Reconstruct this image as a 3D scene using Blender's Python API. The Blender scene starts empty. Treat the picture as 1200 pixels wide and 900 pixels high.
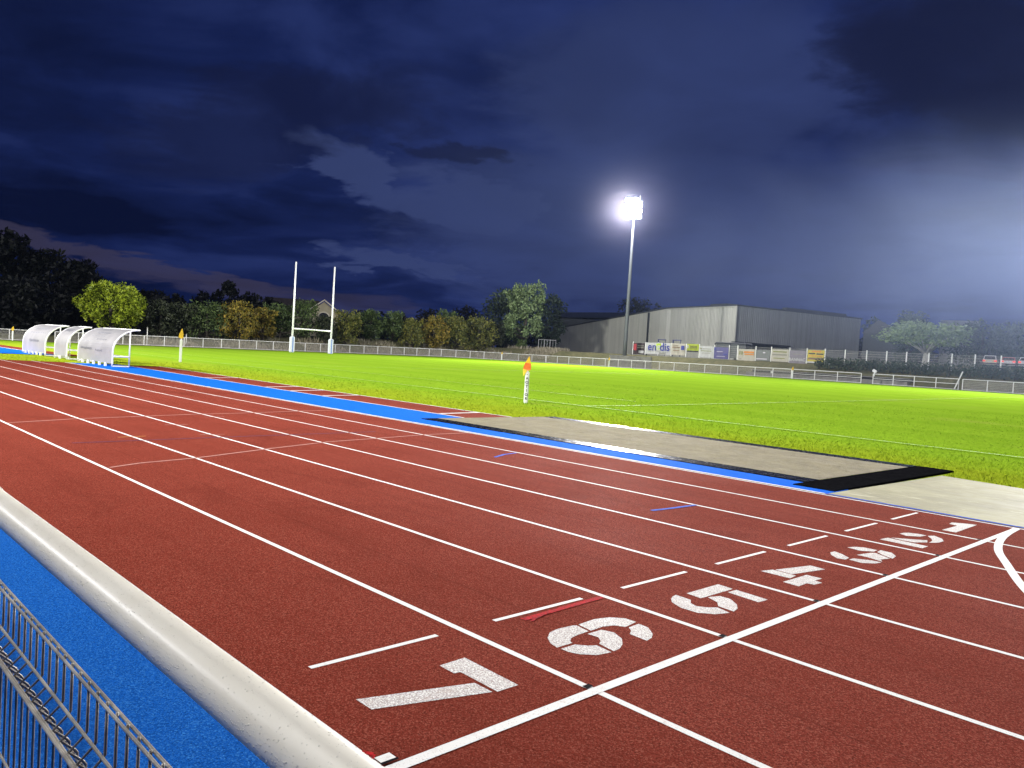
import bpy, bmesh, math, random
import numpy as np
from mathutils import Vector, Matrix

rng = random.Random(7)
nrg = np.random.default_rng(7)
scene = bpy.context.scene
COL = scene.collection
PI = math.pi

# ------------------------------------------------------------------ camera
cam_d = bpy.data.cameras.new("camera")
cam = bpy.data.objects.new("camera", cam_d)
COL.objects.link(cam)
Fv = Vector((-0.7197386, 0.69329323, -0.03634343))
Rv = Vector((0.69078899, 0.72039062, 0.06203164))
Uv = Vector((-0.06918758, -0.01954093, 0.99741227))
CAM = Vector((2.3542, -2.9526, 1.5827))
cam.matrix_world = Matrix(((Rv.x, Uv.x, -Fv.x, CAM.x), (Rv.y, Uv.y, -Fv.y, CAM.y),
                           (Rv.z, Uv.z, -Fv.z, CAM.z), (0, 0, 0, 1)))
cam_d.sensor_width = 36.0
cam_d.lens = 36.0 * 927.7 / 1200.0
cam_d.clip_start = 0.05
cam_d.clip_end = 5000
scene.camera = cam

# ------------------------------------------------------------------ view, render settings
scene.view_settings.view_transform = 'Standard'
scene.view_settings.look = 'None'
scene.view_settings.gamma = 1.0
scene.view_settings.use_curve_mapping = False
scene.view_settings.exposure = 0.0
scene.render.engine = 'CYCLES'
scene.cycles.use_denoising = True
scene.cycles.max_bounces = 6
scene.cycles.diffuse_bounces = 2
scene.cycles.glossy_bounces = 3
scene.cycles.transmission_bounces = 4
scene.cycles.transparent_max_bounces = 8
scene.cycles.volume_bounces = 0
scene.cycles.sample_clamp_indirect = 4.0
scene.cycles.caustics_reflective = False
scene.cycles.caustics_refractive = False

LAMP_W = 0.95          # scales every floodlight
HAZE_DENSITY = 0.00004
SMOKE_DENSITY = 0.0080

# ------------------------------------------------------------------ node helpers
class NT:
    def __init__(self, tree):
        self.t = tree
        for n in list(tree.nodes):
            tree.nodes.remove(n)
    def n(self, typ, **kw):
        nd = self.t.nodes.new(typ)
        for k, v in kw.items():
            setattr(nd, k, v)
        return nd
    def set(self, sock, v):
        if isinstance(v, bpy.types.NodeSocket):
            self.t.links.new(v, sock)
        elif isinstance(v, (tuple, list)) and len(v) == 3 and sock.type == 'RGBA':
            sock.default_value = (*v, 1)
        else:
            sock.default_value = v
    def m(self, op, a, b=0.0, c=0.0, clamp=False):
        nd = self.n('ShaderNodeMath', operation=op, use_clamp=clamp)
        self.set(nd.inputs[0], a); self.set(nd.inputs[1], b); self.set(nd.inputs[2], c)
        return nd.outputs[0]
    def vm(self, op, a, b=(0, 0, 0)):
        nd = self.n('ShaderNodeVectorMath', operation=op)
        self.set(nd.inputs[0], a); self.set(nd.inputs[1], b)
        return nd.outputs[0]
    def mix(self, f, a, b, mode='MIX'):
        nd = self.n('ShaderNodeMix', data_type='RGBA', blend_type=mode)
        self.set(nd.inputs[0], f); self.set(nd.inputs[6], a); self.set(nd.inputs[7], b)
        return nd.outputs[2]
    def ramp(self, f, stops):
        nd = self.n('ShaderNodeValToRGB')
        el = nd.color_ramp.elements
        el[0].position = stops[0][0]; el[0].color = (*stops[0][1], 1)
        el[1].position = stops[-1][0]; el[1].color = (*stops[-1][1], 1)
        for p, c in stops[1:-1]:
            e = el.new(p); e.color = (*c, 1)
        self.set(nd.inputs[0], f)
        return nd.outputs[0]
    def rng(self, f, a, b, c=0.0, d=1.0, smooth=True):
        nd = self.n('ShaderNodeMapRange', interpolation_type='SMOOTHSTEP' if smooth else 'LINEAR')
        for i, v in enumerate((f, a, b, c, d)):
            self.set(nd.inputs[i], v)
        return nd.outputs[0]
    def noise(self, vec, scale, detail=3.0, rough=0.55, dist=0.0):
        nd = self.n('ShaderNodeTexNoise')
        if vec is not None: self.set(nd.inputs['Vector'], vec)
        nd.inputs['Scale'].default_value = scale
        nd.inputs['Detail'].default_value = detail
        nd.inputs['Roughness'].default_value = rough
        nd.inputs['Distortion'].default_value = dist
        return nd.outputs['Fac']
    def voro(self, vec, scale, out='Color'):
        nd = self.n('ShaderNodeTexVoronoi')
        if vec is not None: self.set(nd.inputs['Vector'], vec)
        nd.inputs['Scale'].default_value = scale
        return nd.outputs[out]
    def sep(self, v):
        nd = self.n('ShaderNodeSeparateXYZ'); self.set(nd.inputs[0], v)
        return nd.outputs
    def comb(self, x, y, z):
        nd = self.n('ShaderNodeCombineXYZ')
        self.set(nd.inputs[0], x); self.set(nd.inputs[1], y); self.set(nd.inputs[2], z)
        return nd.outputs[0]
    def pos(self):
        return self.n('ShaderNodeNewGeometry').outputs['Position']
    def island(self):
        return self.n('ShaderNodeNewGeometry').outputs['Random Per Island']
    def bump(self, h, strength=0.3, dist=0.01):
        nd = self.n('ShaderNodeBump')
        nd.inputs['Strength'].default_value = strength
        nd.inputs['Distance'].default_value = dist
        self.set(nd.inputs['Height'], h)
        return nd.outputs[0]

def material(name, build):
    m = bpy.data.materials.new(name)
    m.use_nodes = True
    t = NT(m.node_tree)
    out = t.n('ShaderNodeOutputMaterial')
    p = t.n('ShaderNodeBsdfPrincipled')
    t.t.links.new(p.outputs[0], out.inputs[0])
    r = build(t)
    for k, v in r.items():
        t.set(p.inputs[k], v)
    return m

def simple(name, col, rough=0.5, metal=0.0, var=0.15, scale=6.0, bump=0.0, bscale=60.0, spec=0.5, coat=0.0):
    def b(t):
        p = t.pos()
        n = t.noise(p, scale, 4.0)
        c = t.mix(t.rng(n, 0.3, 0.75), tuple(x * (1 - var) for x in col), tuple(min(1, x * (1 + var)) for x in col))
        r = {'Base Color': c, 'Roughness': t.rng(n, 0.2, 0.8, max(0.02, rough - 0.08), min(1, rough + 0.08)), 'Metallic': metal,
             'Specular IOR Level': spec, 'Coat Weight': coat}
        if bump:
            r['Normal'] = t.bump(t.noise(p, bscale, 3.0), bump, 0.01)
        return r
    return material(name, b)

# ------------------------------------------------------------------ world: dusk sky with dark cloud
world = bpy.data.worlds.new("World")
scene.world = world
world.use_nodes = True
w = NT(world.node_tree)
w_out = w.n('ShaderNodeOutputWorld')
w_bg = w.n('ShaderNodeBackground')
w.t.links.new(w_bg.outputs[0], w_out.inputs[0])
sky = w.n('ShaderNodeTexSky', sky_type='NISHITA')
sky.sun_disc = False
sky.sun_elevation = math.radians(-4.0)
sky.sun_rotation = math.radians(-70.0)
sky.air_density = 1.2
sky.dust_density = 2.0
dirv = w.n('ShaderNodeTexCoord').outputs['Generated']
dx, dy, dz = w.sep(dirv)
DEG = 57.2958
az = w.m('MULTIPLY', w.m('ARCTAN2', w.m('MULTIPLY', dx, -1.0), dy), DEG)     # degrees left of +Y
el = w.m('MULTIPLY', w.m('ARCSINE', dz), DEG)
den = w.m('ADD', w.m('MAXIMUM', dz, 0.0), 0.13)
plane = w.comb(w.m('DIVIDE', dx, den), w.m('DIVIDE', dy, den), 0.37)
n_big = w.noise(plane, 0.75, 6.0, 0.52, 0.35)
n_mid = w.noise(w.vm('ADD', plane, (3.1, 7.7, 0.0)), 1.9, 7.0, 0.55, 0.5)
n_fine = w.noise(w.vm('ADD', plane, (9.1, 1.7, 0.0)), 4.5, 6.0, 0.6, 0.3)
# ragged copies of azimuth and elevation for the cloud edges
azr = w.m('ADD', az, w.m('MULTIPLY', w.m('SUBTRACT', n_fine, 0.5), 14.0))
elr = w.m('ADD', el, w.m('MULTIPLY', w.m('SUBTRACT', n_mid, 0.5), 7.0))
elr2 = w.m('ADD', el, w.m('MULTIPLY', w.m('SUBTRACT', n_mid, 0.5), 3.0))
def blob(a0, e0, sa, se, slope=0.0, a=azr, e=elr):
    da = w.m('SUBTRACT', a, a0)
    de = w.m('SUBTRACT', w.m('SUBTRACT', e, e0), w.m('MULTIPLY', da, slope))
    q = w.m('ADD', w.m('POWER', w.m('DIVIDE', w.m('ABSOLUTE', da), sa), 2.0), w.m('POWER', w.m('DIVIDE', w.m('ABSOLUTE', de), se), 2.0))
    return w.rng(q, 1.45, 0.42)
NAVY = (0.0016, 0.0042, 0.027)
BLUE = (0.021, 0.037, 0.150)
GREYB = (0.040, 0.060, 0.175)
MAUVE = (0.046, 0.041, 0.080)
side = w.rng(az, 78.0, 40.0, 0.0, 1.0)            # the cloud deck thins towards the right
amt = w.m('ADD', w.m('MULTIPLY', w.rng(n_big, 0.34, 0.68), 0.45), w.m('MULTIPLY', w.rng(n_mid, 0.34, 0.66), 0.36))
amt = w.m('ADD', w.m('MULTIPLY', amt, 0.8), w.m('MULTIPLY', side, 0.42))
deck = w.ramp(amt, [(0.16, NAVY), (0.5, (0.0058, 0.0128, 0.070)), (0.95, BLUE)])
gap = w.m('MULTIPLY', w.m('MAXIMUM', blob(57.5, 11.6, 4.6, 1.5, 0.25), blob(50.5, 10.2, 6.5, 2.1, 0.1)), 0.8)
gap2 = w.m('MULTIPLY', blob(36.0, 9.0, 19.0, 6.5), 0.62)
gap3 = w.m('MULTIPLY', blob(55.0, 6.0, 5.5, 0.75, 0.08), 0.75)
gap4 = w.m('MULTIPLY', blob(36.0, 18.0, 12.0, 6.0), 0.5)
g = w.m('MAXIMUM', w.m('MAXIMUM', gap, gap2), w.m('MAXIMUM', gap3, gap4))
clear = w.mix(0.12, GREYB, w.mix(1.0, sky.outputs[0], (0.1, 0.1, 0.1), 'MULTIPLY'))
c1 = w.mix(g, deck, clear)
band = w.m('MAXIMUM', blob(72.0, 4.5, 12.0, 0.72, 0.13, azr, elr2), w.m('MULTIPLY', blob(63.0, 3.2, 10.0, 0.8, 0.05, azr, elr2), 0.7))
c2 = w.mix(w.m('MULTIPLY', band, 0.62), c1, MAUVE)
dark = w.m('MAXIMUM', w.m('MULTIPLY', blob(17.0, 19.0, 9.0, 4.6, 0.1), 0.75), w.m('MULTIPLY', blob(51.0, 13.6, 3.6, 0.8), 0.6))
dark = w.m('MAXIMUM', dark, w.m('MULTIPLY', blob(63.0, 14.5, 10.0, 3.0, -0.25), 0.5))
c3 = w.mix(dark, c2, (0.0055, 0.0075, 0.028))
w.set(w_bg.inputs[0], c3)
w_bg.inputs[1].default_value = 1.0

# ------------------------------------------------------------------ mesh helpers
class MB:
    def __init__(self):
        self.v = []; self.f = []
    def add(self, vs, fs):
        o = len(self.v)
        self.v += [tuple(x) for x in vs]
        self.f += [tuple(i + o for i in f) for f in fs]
        return self
    def box(self, c, s, rot=None, bev=0.0):
        hx, hy, hz = s[0] / 2, s[1] / 2, s[2] / 2
        if bev:
            bm = bmesh.new(); bmesh.ops.create_cube(bm, size=1.0)
            for v in bm.verts: v.co = Vector((v.co.x * s[0], v.co.y * s[1], v.co.z * s[2]))
            bmesh.ops.bevel(bm, geom=bm.edges[:], offset=bev, segments=2, affect='EDGES')
            vs = [v.co.copy() for v in bm.verts]; fs = [[v.index for v in f.verts] for f in bm.faces]
            bm.free()
        else:
            vs = [Vector((x, y, z)) for x in (-hx, hx) for y in (-hy, hy) for z in (-hz, hz)]
            fs = [(0, 1, 3, 2), (4, 6, 7, 5), (0, 4, 5, 1), (2, 3, 7, 6), (0, 2, 6, 4), (1, 5, 7, 3)]
        if rot is not None: vs = [rot @ v for v in vs]
        c = Vector(c)
        return self.add([v + c for v in vs], fs)
    def tube(self, pts, r, n=8, cap=True):
        pts = [Vector(p) for p in pts]
        rs = r if isinstance(r, (list, tuple)) else [r] * len(pts)
        vs = []; fs = []
        up = None
        for i, p in enumerate(pts):
            d = (pts[min(i + 1, len(pts) - 1)] - pts[max(i - 1, 0)]).normalized()
            if up is None:
                up = Vector((0, 0, 1)) if abs(d.z) < 0.9 else Vector((1, 0, 0))
            a = d.cross(up).normalized(); b = a.cross(d).normalized(); up = b
            for k in range(n):
                t = 2 * PI * k / n
                vs.append(p + (a * math.cos(t) + b * math.sin(t)) * rs[i])
        for i in range(len(pts) - 1):
            for k in range(n):
                k2 = (k + 1) % n
                fs.append((i * n + k, i * n + k2, (i + 1) * n + k2, (i + 1) * n + k))
        if cap:
            fs.append(tuple(range(n))[::-1]); fs.append(tuple(range((len(pts) - 1) * n, len(pts) * n)))
        return self.add(vs, fs)
    def poly(self, pts, z=None):
        vs = [(p[0], p[1], z if z is not None else p[2]) for p in pts]
        return self.add(vs, [tuple(range(len(vs)))])
    def strip(self, pts, width, z):
        P = [Vector((p[0], p[1], 0)) for p in pts]
        vs = []
        for i, p in enumerate(P):
            d = (P[min(i + 1, len(P) - 1)] - P[max(i - 1, 0)]).normalized()
            nrm = Vector((-d.y, d.x, 0)) * width / 2
            vs += [(p.x + nrm.x, p.y + nrm.y, z), (p.x - nrm.x, p.y - nrm.y, z)]
        return self.add(vs, [(2 * i, 2 * i + 1, 2 * i + 3, 2 * i + 2) for i in range(len(P) - 1)])
    def mesh(self, name, mat, smooth=False):
        me = bpy.data.meshes.new(name)
        me.from_pydata(self.v, [], self.f)
        if mat: me.materials.append(mat)
        bm = bmesh.new(); bm.from_mesh(me)
        bmesh.ops.recalc_face_normals(bm, faces=bm.faces)
        bm.to_mesh(me); bm.free()
        if smooth:
            me.polygons.foreach_set('use_smooth', [True] * len(me.polygons))
        return me
    def build(self, name, mat, parent=None, loc=None, smooth=False, rotz=0.0):
        return link(name, self.mesh(name, mat, smooth), parent, loc, rotz)

def link(name, me, parent=None, loc=None, rotz=0.0):
    o = bpy.data.objects.new(name, me)
    COL.objects.link(o)
    if parent: o.parent = parent
    if loc is not None: o.location = loc
    if rotz: o.rotation_euler = (0, 0, rotz)
    return o

def flat_up(me):
    # make painted sheets face up
    bm = bmesh.new(); bm.from_mesh(me)
    for f in bm.faces:
        if f.normal.z < 0: f.normal_flip()
    bm.to_mesh(me); bm.free()

def sheet(name, pts, z, mat, parent=None):
    o = MB().poly(pts, z).build(name, mat, parent)
    flat_up(o.data)
    return o

def rect(x0, x1, y0, y1):
    return [(x0, y0), (x1, y0), (x1, y1), (x0, y1)]

def thing(name, label, cat, loc=(0, 0, 0), rotz=0.0, group=None):
    o = bpy.data.objects.new(name, None)
    COL.objects.link(o)
    o.empty_display_size = 0.3
    o.location = loc; o.rotation_euler = (0, 0, rotz)
    o['label'] = label; o['category'] = cat
    if group: o['group'] = group
    return o

def tag(o, label, cat, group=None):
    o['label'] = label; o['category'] = cat
    if group: o['group'] = group
    return o

def structure(o):
    o['kind'] = 'structure'
    return o

def copy_thing(root, loc, rotz, label):
    r = root.copy(); COL.objects.link(r)
    r.location = loc; r.rotation_euler = (0, 0, rotz); r['label'] = label
    for ch in list(root.children):
        c = ch.copy(); COL.objects.link(c); c.parent = r
        for g_ in list(ch.children):
            d = g_.copy(); COL.objects.link(d); d.parent = c
    return r

def text(name, s, size, mat, parent, loc, rot, bold=0.0):
    cu = bpy.data.curves.new(name, 'FONT')
    cu.body = s; cu.size = size; cu.align_x = 'CENTER'; cu.align_y = 'CENTER'; cu.offset = bold; cu.extrude = 0.004
    cu.resolution_u = 3
    tmp = bpy.data.objects.new(name, cu); COL.objects.link(tmp)
    bpy.context.view_layer.update()
    me = bpy.data.meshes.new_from_object(tmp.evaluated_get(bpy.context.evaluated_depsgraph_get()))
    bpy.data.objects.remove(tmp)
    me.materials.clear(); me.materials.append(mat)
    o = link(name, me, parent)
    o.location = loc; o.rotation_euler = rot
    return o

# ------------------------------------------------------------------ terrain heights (metres above the track)
def sstep(a, b, x):
    t = np.clip((x - a) / (b - a), 0, 1)
    return t * t * (3 - 2 * t)
def H(x, y):                                  # the pitch: rises gently away from the track
    x = np.asarray(x, float); y = np.asarray(y, float)
    return np.minimum(0.014 * np.maximum(y - 20, 0), 0.85) - 0.0035 * np.clip(-x - 45, 0, 60)
def G(x, y):                                  # ground with the bank beyond the outer rail
    x = np.asarray(x, float); y = np.asarray(y, float)
    h = H(x, y)
    top_l = 0.5 + 2.5 * sstep(18, 75, y)
    left = sstep(103.5, 110, -x) * (top_l - h)
    far = sstep(94.5, 101, y) * (3.0 - h) + 1.3 * sstep(104, 124, y) * sstep(-75, -50, x)
    return h + np.maximum(left, far)
def gz(x, y): return float(G(x, y))
def hz(x, y): return float(H(x, y))

def grid_mesh(name, xs, ys, fn, mat, dz=0.0):
    X, Y = np.meshgrid(xs, ys, indexing='ij')
    Z = fn(X, Y) + dz
    V = np.stack([X, Y, Z], -1).reshape(-1, 3)
    nx, ny = len(xs), len(ys)
    I = np.arange(nx * ny).reshape(nx, ny)
    Fq = np.stack([I[:-1, :-1], I[1:, :-1], I[1:, 1:], I[:-1, 1:]], -1).reshape(-1, 4)
    me = bpy.data.meshes.new(name)
    me.from_pydata(V.tolist(), [], Fq.tolist())
    me.polygons.foreach_set('use_smooth', [True] * len(me.polygons))
    me.materials.append(mat)
    return link(name, me)

# ------------------------------------------------------------------ materials
def granules(dark, mid, light, big=0.25, wet=0.72, glint=0.004):
    def b(t):
        p = t.pos()
        v = t.voro(p, 165.0)
        vx = t.sep(v)[0]
        n2 = t.noise(p, 62.0, 3.0, 0.7)
        n3 = t.noise(p, 0.55, 5.0, 0.6)
        n4 = t.noise(p, 7.0, 4.0, 0.6)
        f = t.m('ADD', t.m('MULTIPLY', vx, 0.62), t.m('MULTIPLY', n2, 0.40))
        c = t.ramp(f, [(0.14, dark), (0.42, mid), (0.62, tuple(x * 1.25 for x in mid)), (0.74, tuple(0.6 * x + 0.4 * y for x, y in zip(mid, light))), (0.90, light)])  # lightest granules: real grain, plus wet sparkle painted into the base colour
        c = t.mix(t.m('MULTIPLY', t.rng(n3, 0.35, 0.7), big), c, tuple(x * 0.72 for x in mid))
        c = t.mix(t.m('MULTIPLY', t.rng(n4, 0.55, 0.75), 0.18), c, tuple(min(1, x * 1.35) for x in mid))
        x_, y_, z_ = t.sep(p)
        if big > 0.2:
            lane = t.m('FRACT', t.m('ADD', t.m('DIVIDE', y_, 1.22), 10.0))
            mid_ = t.rng(t.m('ABSOLUTE', t.m('SUBTRACT', lane, 0.5)), 0.34, 0.08)
            streak = t.noise(t.vm('MULTIPLY', p, (0.25, 3.0, 1.0)), 1.6, 5.0, 0.6)
            c = t.mix(t.m('MULTIPLY', t.m('MULTIPLY', mid_, t.rng(streak, 0.4, 0.7)), 0.22), c, tuple(x * 0.55 for x in mid))
            damp = t.noise(t.vm('MULTIPLY', p, (0.5, 0.9, 1.0)), 0.9, 6.0, 0.62, 0.8)
            c = t.mix(t.m('MULTIPLY', t.rng(damp, 0.56, 0.66), 0.20), c, tuple(x * 0.45 for x in mid))
            spot = t.voro(p, 2.3, 'Distance')
            c = t.mix(t.m('MULTIPLY', t.rng(spot, 0.05, 0.025), 0.45), c, (0.03, 0.008, 0.006))
            seam = t.m('FRACT', t.m('ADD', t.m('DIVIDE', y_, 2.44), 10.27))
            c = t.mix(t.m('MULTIPLY', t.rng(t.m('ABSOLUTE', t.m('SUBTRACT', seam, 0.5)), 0.004, 0.0015), 0.30), c, (0.06, 0.012, 0.008))
        h = t.m('ADD', t.voro(p, 165.0, 'Distance'), t.m('MULTIPLY', n2, 0.6))
        return {'Base Color': c, 'Roughness': t.rng(n3, 0.3, 0.7, wet, wet + 0.12), 'Specular IOR Level': 0.006,
                'Normal': t.bump(h, 0.55, glint)}
    return b
m_track = material('red_track', granules((0.065, 0.0115, 0.0075), (0.155, 0.0265, 0.0165), (0.33, 0.105, 0.068)))
m_blue = material('blue_track', granules((0.004, 0.042, 0.18), (0.006, 0.068, 0.29), (0.04, 0.19, 0.50), 0.12))
m_blue_run = material('blue_runway', granules((0.003, 0.060, 0.32), (0.005, 0.095, 0.52), (0.02, 0.16, 0.68), 0.1))
def white_paint(worn):
    def b(t):
        p = t.pos()
        n = t.noise(p, 120.0, 3.0, 0.75)
        n2 = t.noise(p, 1.7, 4.0)
        f = t.rng(t.m('ADD', n, t.m('MULTIPLY', n2, 0.12)), worn, worn + 0.10)
        n4 = t.noise(t.vm('ADD', p, (5.0, 3.0, 0.0)), 11.0, 6.0, 0.7)
        c = t.mix(f, (0.70, 0.685, 0.65), (0.34, 0.29, 0.27))
        c = t.mix(t.m('MULTIPLY', t.rng(n4, 0.52, 0.72), 0.45), c, (0.42, 0.33, 0.29))
        return {'Base Color': c, 'Roughness': 0.7, 'Specular IOR Level': 0.1, 'Normal': t.bump(t.voro(p, 165.0, 'Distance'), 0.35, 0.003)}
    return b
m_line = material('white_line', white_paint(0.64))
m_number = material('white_number', white_paint(0.50))
m_faint = simple('faint_pink_line', (0.36, 0.17, 0.14), 0.8, var=0.2, scale=30, spec=0.05)
m_purple = simple('faint_purple_line', (0.11, 0.040, 0.065), 0.8, var=0.3, scale=30, spec=0.05)
m_bluemark = simple('blue_mark', (0.05, 0.10, 0.42), 0.8, var=0.4, scale=40, spec=0.05)
m_redmark = simple('red_chalk', (0.34, 0.012, 0.014), 0.8, var=0.5, scale=60, spec=0.05)
m_orange_mark = simple('orange_mark', (0.45, 0.20, 0.06), 0.8, spec=0.05)
m_blackmark = simple('black_mark', (0.008, 0.008, 0.010), 0.95, spec=0.05)
m_mat = simple('wet_black_rubber', (0.005, 0.005, 0.006), 0.24, var=0.3, scale=9, spec=0.12)
def sand_b(t):
    p = t.pos()
    n = t.noise(p, 2.3, 7.0, 0.68); n2 = t.noise(p, 38.0, 4.0, 0.7); n3 = t.noise(p, 9.0, 5.0, 0.6)
    f = t.m('ADD', t.m('MULTIPLY', n, 0.6), t.m('MULTIPLY', n2, 0.4))
    c = t.ramp(f, [(0.3, (0.085, 0.068, 0.030)), (0.5, (0.150, 0.124, 0.060)), (0.72, (0.225, 0.19, 0.098))])
    return {'Base Color': c, 'Roughness': 0.85, 'Normal': t.bump(t.m('ADD', n3, t.m('MULTIPLY', n2, 0.5)), 0.8, 0.05)}
m_sand = material('damp_sand', sand_b)
def conc_b(t):
    p = t.pos()
    n = t.noise(p, 0.9, 6.0, 0.62, 0.6); n2 = t.noise(t.vm('MULTIPLY', p, (0.7, 2.2, 1.0)), 2.2, 6.0, 0.7, 0.8); n3 = t.noise(p, 90.0, 2.0)
    c = t.ramp(n, [(0.3, (0.165, 0.148, 0.07)), (0.55, (0.245, 0.225, 0.112)), (0.75, (0.30, 0.28, 0.15))])
    c = t.mix(t.m('MULTIPLY', t.rng(n2, 0.54, 0.64), 0.55), c, (0.46, 0.44, 0.30))
    c = t.mix(t.m('MULTIPLY', n3, 0.25), c, (0.2, 0.19, 0.15))
    return {'Base Color': c, 'Roughness': t.rng(n2, 0.4, 0.6, 0.55, 0.75), 'Normal': t.bump(n3, 0.25, 0.004)}
m_conc = material('stained_concrete', conc_b)
def grass_col(t, isl=None):
    p = t.pos()
    x, y, z = t.sep(p)
    n = t.noise(p, 0.35, 6.0, 0.6); n2 = t.noise(p, 3.2, 6.0, 0.7); n3 = t.noise(p, 26.0, 4.0, 0.75)
    nstripe = t.noise(t.vm('MULTIPLY', p, (0.12, 1.3, 1.0)), 1.0, 4.0, 0.6)
    f = t.m('ADD', t.m('MULTIPLY', n2, 0.5), t.m('MULTIPLY', n3, 0.5))
    mown = t.ramp(f, [(0.26, (0.150, 0.268, 0.010)), (0.5, (0.182, 0.312, 0.016)), (0.74, (0.225, 0.350, 0.024))])
    mown = t.mix(t.m('MULTIPLY', t.rng(nstripe, 0.4, 0.65), 0.35), mown, (0.235, 0.355, 0.026))
    bandw = t.m('SINE', t.m('MULTIPLY', t.m('ADD', y, t.m('MULTIPLY', n, 1.2)), 1.15))
    mown = t.mix(t.m('MULTIPLY', t.rng(bandw, -0.4, 0.4), 0.22), mown, (0.13, 0.245, 0.010))
    worn = t.noise(t.vm('MULTIPLY', p, (0.10, 0.22, 1.0)), 1.0, 6.0, 0.65)
    mown = t.mix(t.m('MULTIPLY', t.rng(worn, 0.56, 0.70), 0.40), mown, (0.27, 0.30, 0.05))
    rough = t.ramp(f, [(0.3, (0.165, 0.225, 0.008)), (0.5, (0.215, 0.275, 0.013)), (0.7, (0.265, 0.31, 0.022))])
    edge = t.m('ADD', y, t.m('MULTIPLY', t.m('SUBTRACT', n, 0.5), 6.0))
    k = t.rng(edge, 11.5, 17.5)
    c = t.mix(k, rough, mown)
    if isl is not None:
        c = t.mix(t.m('MULTIPLY', isl, 0.55), c, t.mix(k, (0.26, 0.29, 0.018), (0.20, 0.325, 0.014)))
    return c, n2, n3
def grass_b(t):
    c, n2, n3 = grass_col(t)
    return {'Base Color': c, 'Roughness': 1.0, 'Specular IOR Level': 0.0, 'Normal': t.bump(t.m('ADD', n3, n2), 0.4, 0.04)}
m_grass = material('pitch_grass', grass_b)
def blade_b(t):
    c, n2, n3 = grass_col(t, t.island())
    return {'Base Color': c, 'Roughness': 0.9, 'Specular IOR Level': 0.03}
m_blade = material('grass_blade', blade_b)
def bank_b(t):
    p = t.pos()
    n = t.noise(p, 0.25, 7.0, 0.65); n2 = t.noise(p, 2.0, 6.0, 0.7)
    f = t.m('ADD', t.m('MULTIPLY', n, 0.5), t.m('MULTIPLY', n2, 0.5))
    c = t.ramp(f, [(0.3, (0.05, 0.052, 0.018)), (0.5, (0.105, 0.10, 0.036)), (0.7, (0.19, 0.165, 0.075))])
    return {'Base Color': c, 'Roughness': 0.9, 'Normal': t.bump(n2, 0.8, 0.2)}
m_bank = material('rough_ground', bank_b)
m_cinder = simple('brown_cinder', (0.11, 0.062, 0.042), 0.8, var=0.3, scale=1.2, bump=0.3)
m_greytrack = simple('grey_path', (0.13, 0.125, 0.11), 0.75, var=0.25, scale=0.8, bump=0.2)
m_touch = simple('chalk_line', (0.30, 0.43, 0.09), 0.8, var=0.35, scale=4.0)

# ------------------------------------------------------------------ the ground
def arr(*parts): return np.concatenate([np.linspace(a, b, n, endpoint=False) for a, b, n in parts] + [[parts[-1][1]]])
structure(grid_mesh('ground', arr((-620, -150, 24), (-150, -112, 19), (-112, -98, 28), (-98, 40, 46), (40, 620, 24)),
                    arr((-620, -20, 20), (-20, 90, 44), (90, 128, 57), (128, 620, 30)), G, m_bank, -0.10))
structure(grid_mesh('pitch_grass', arr((-98, 45, 72)), arr((4.6, 90.2, 60)), H, m_grass, -0.022))
structure(grid_mesh('cinder_strip', arr((-101.6, -98.0, 3)), arr((-10, 93.5, 60)), H, m_cinder, -0.015))
structure(grid_mesh('grey_path', arr((-98.0, 45, 60)), arr((90.2, 93.5, 2)), H, m_greytrack, -0.015))

track = structure(sheet('running_track', [(-37.6, 7.35), (-38.3, 4.95), (-120, 4.95), (-120, -1.27), (30, -1.27), (30, 7.35)], 0.0, m_track))
structure(sheet('outer_border', rect(-120, 30, -9, -1.27), 0.0, m_blue))
L = 1.22
def mark(name, mb, mat, label=None):
    o = mb.build(name, mat, track); flat_up(o.data)
    if label: o['label'] = label
    return o
for k in range(-1, 7):
    x0 = {5: -38.05, 6: -37.5}.get(k, -118)
    if k <= 4:
        x0 = -118
    mark('lane_line', MB().strip([(x0, k * L), (28, k * L)] if k < 6 else [(-37.5, 7.29), (28, 7.29)], 0.042, 0.002), m_line)
mark('finish_line', MB().strip([(0.0, -1.3), (0.0, 7.30)], 0.058, 0.0035), m_line, 'broad white line across all the lanes')
def smooth_curve(P_, n_=8):
    out = []
    for i in range(len(P_) - 1):
        a, b, c, d = (Vector(P_[max(0, min(len(P_) - 1, j))]) for j in (i - 1, i, i + 1, i + 2))
        for k in range(n_):
            u_ = k / n_
            out.append(tuple(0.5 * ((2 * b) + (c - a) * u_ + (2 * a - 5 * b + 4 * c - d) * u_ * u_ + (3 * b - a - 3 * c + d) * u_ ** 3)))
    return out + [P_[-1]]
mark('curved_start_line', MB().strip(smooth_curve([(0.0, 7.26), (0.03, 6.75), (0.10, 6.22), (0.23, 5.68), (0.42, 5.17), (0.77, 4.29), (1.25, 3.3), (1.9, 2.2), (2.7, 1.0), (3.7, -0.2), (4.6, -1.1)]), 0.072, 0.005), m_line, 'curved white line beyond the finish line')
for k in range(7):
    yc = (k - 1) * L
    mark('start_dash', MB().strip([(-1.01, yc + 0.26), (-1.01, yc + 1.05)], 0.034, 0.002), m_line)
for k in range(0, 6):
    mark('black_square', MB().poly(rect(-0.068, -0.036, k * L - 0.024, k * L + 0.024), 0.0065), m_blackmark)
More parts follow.
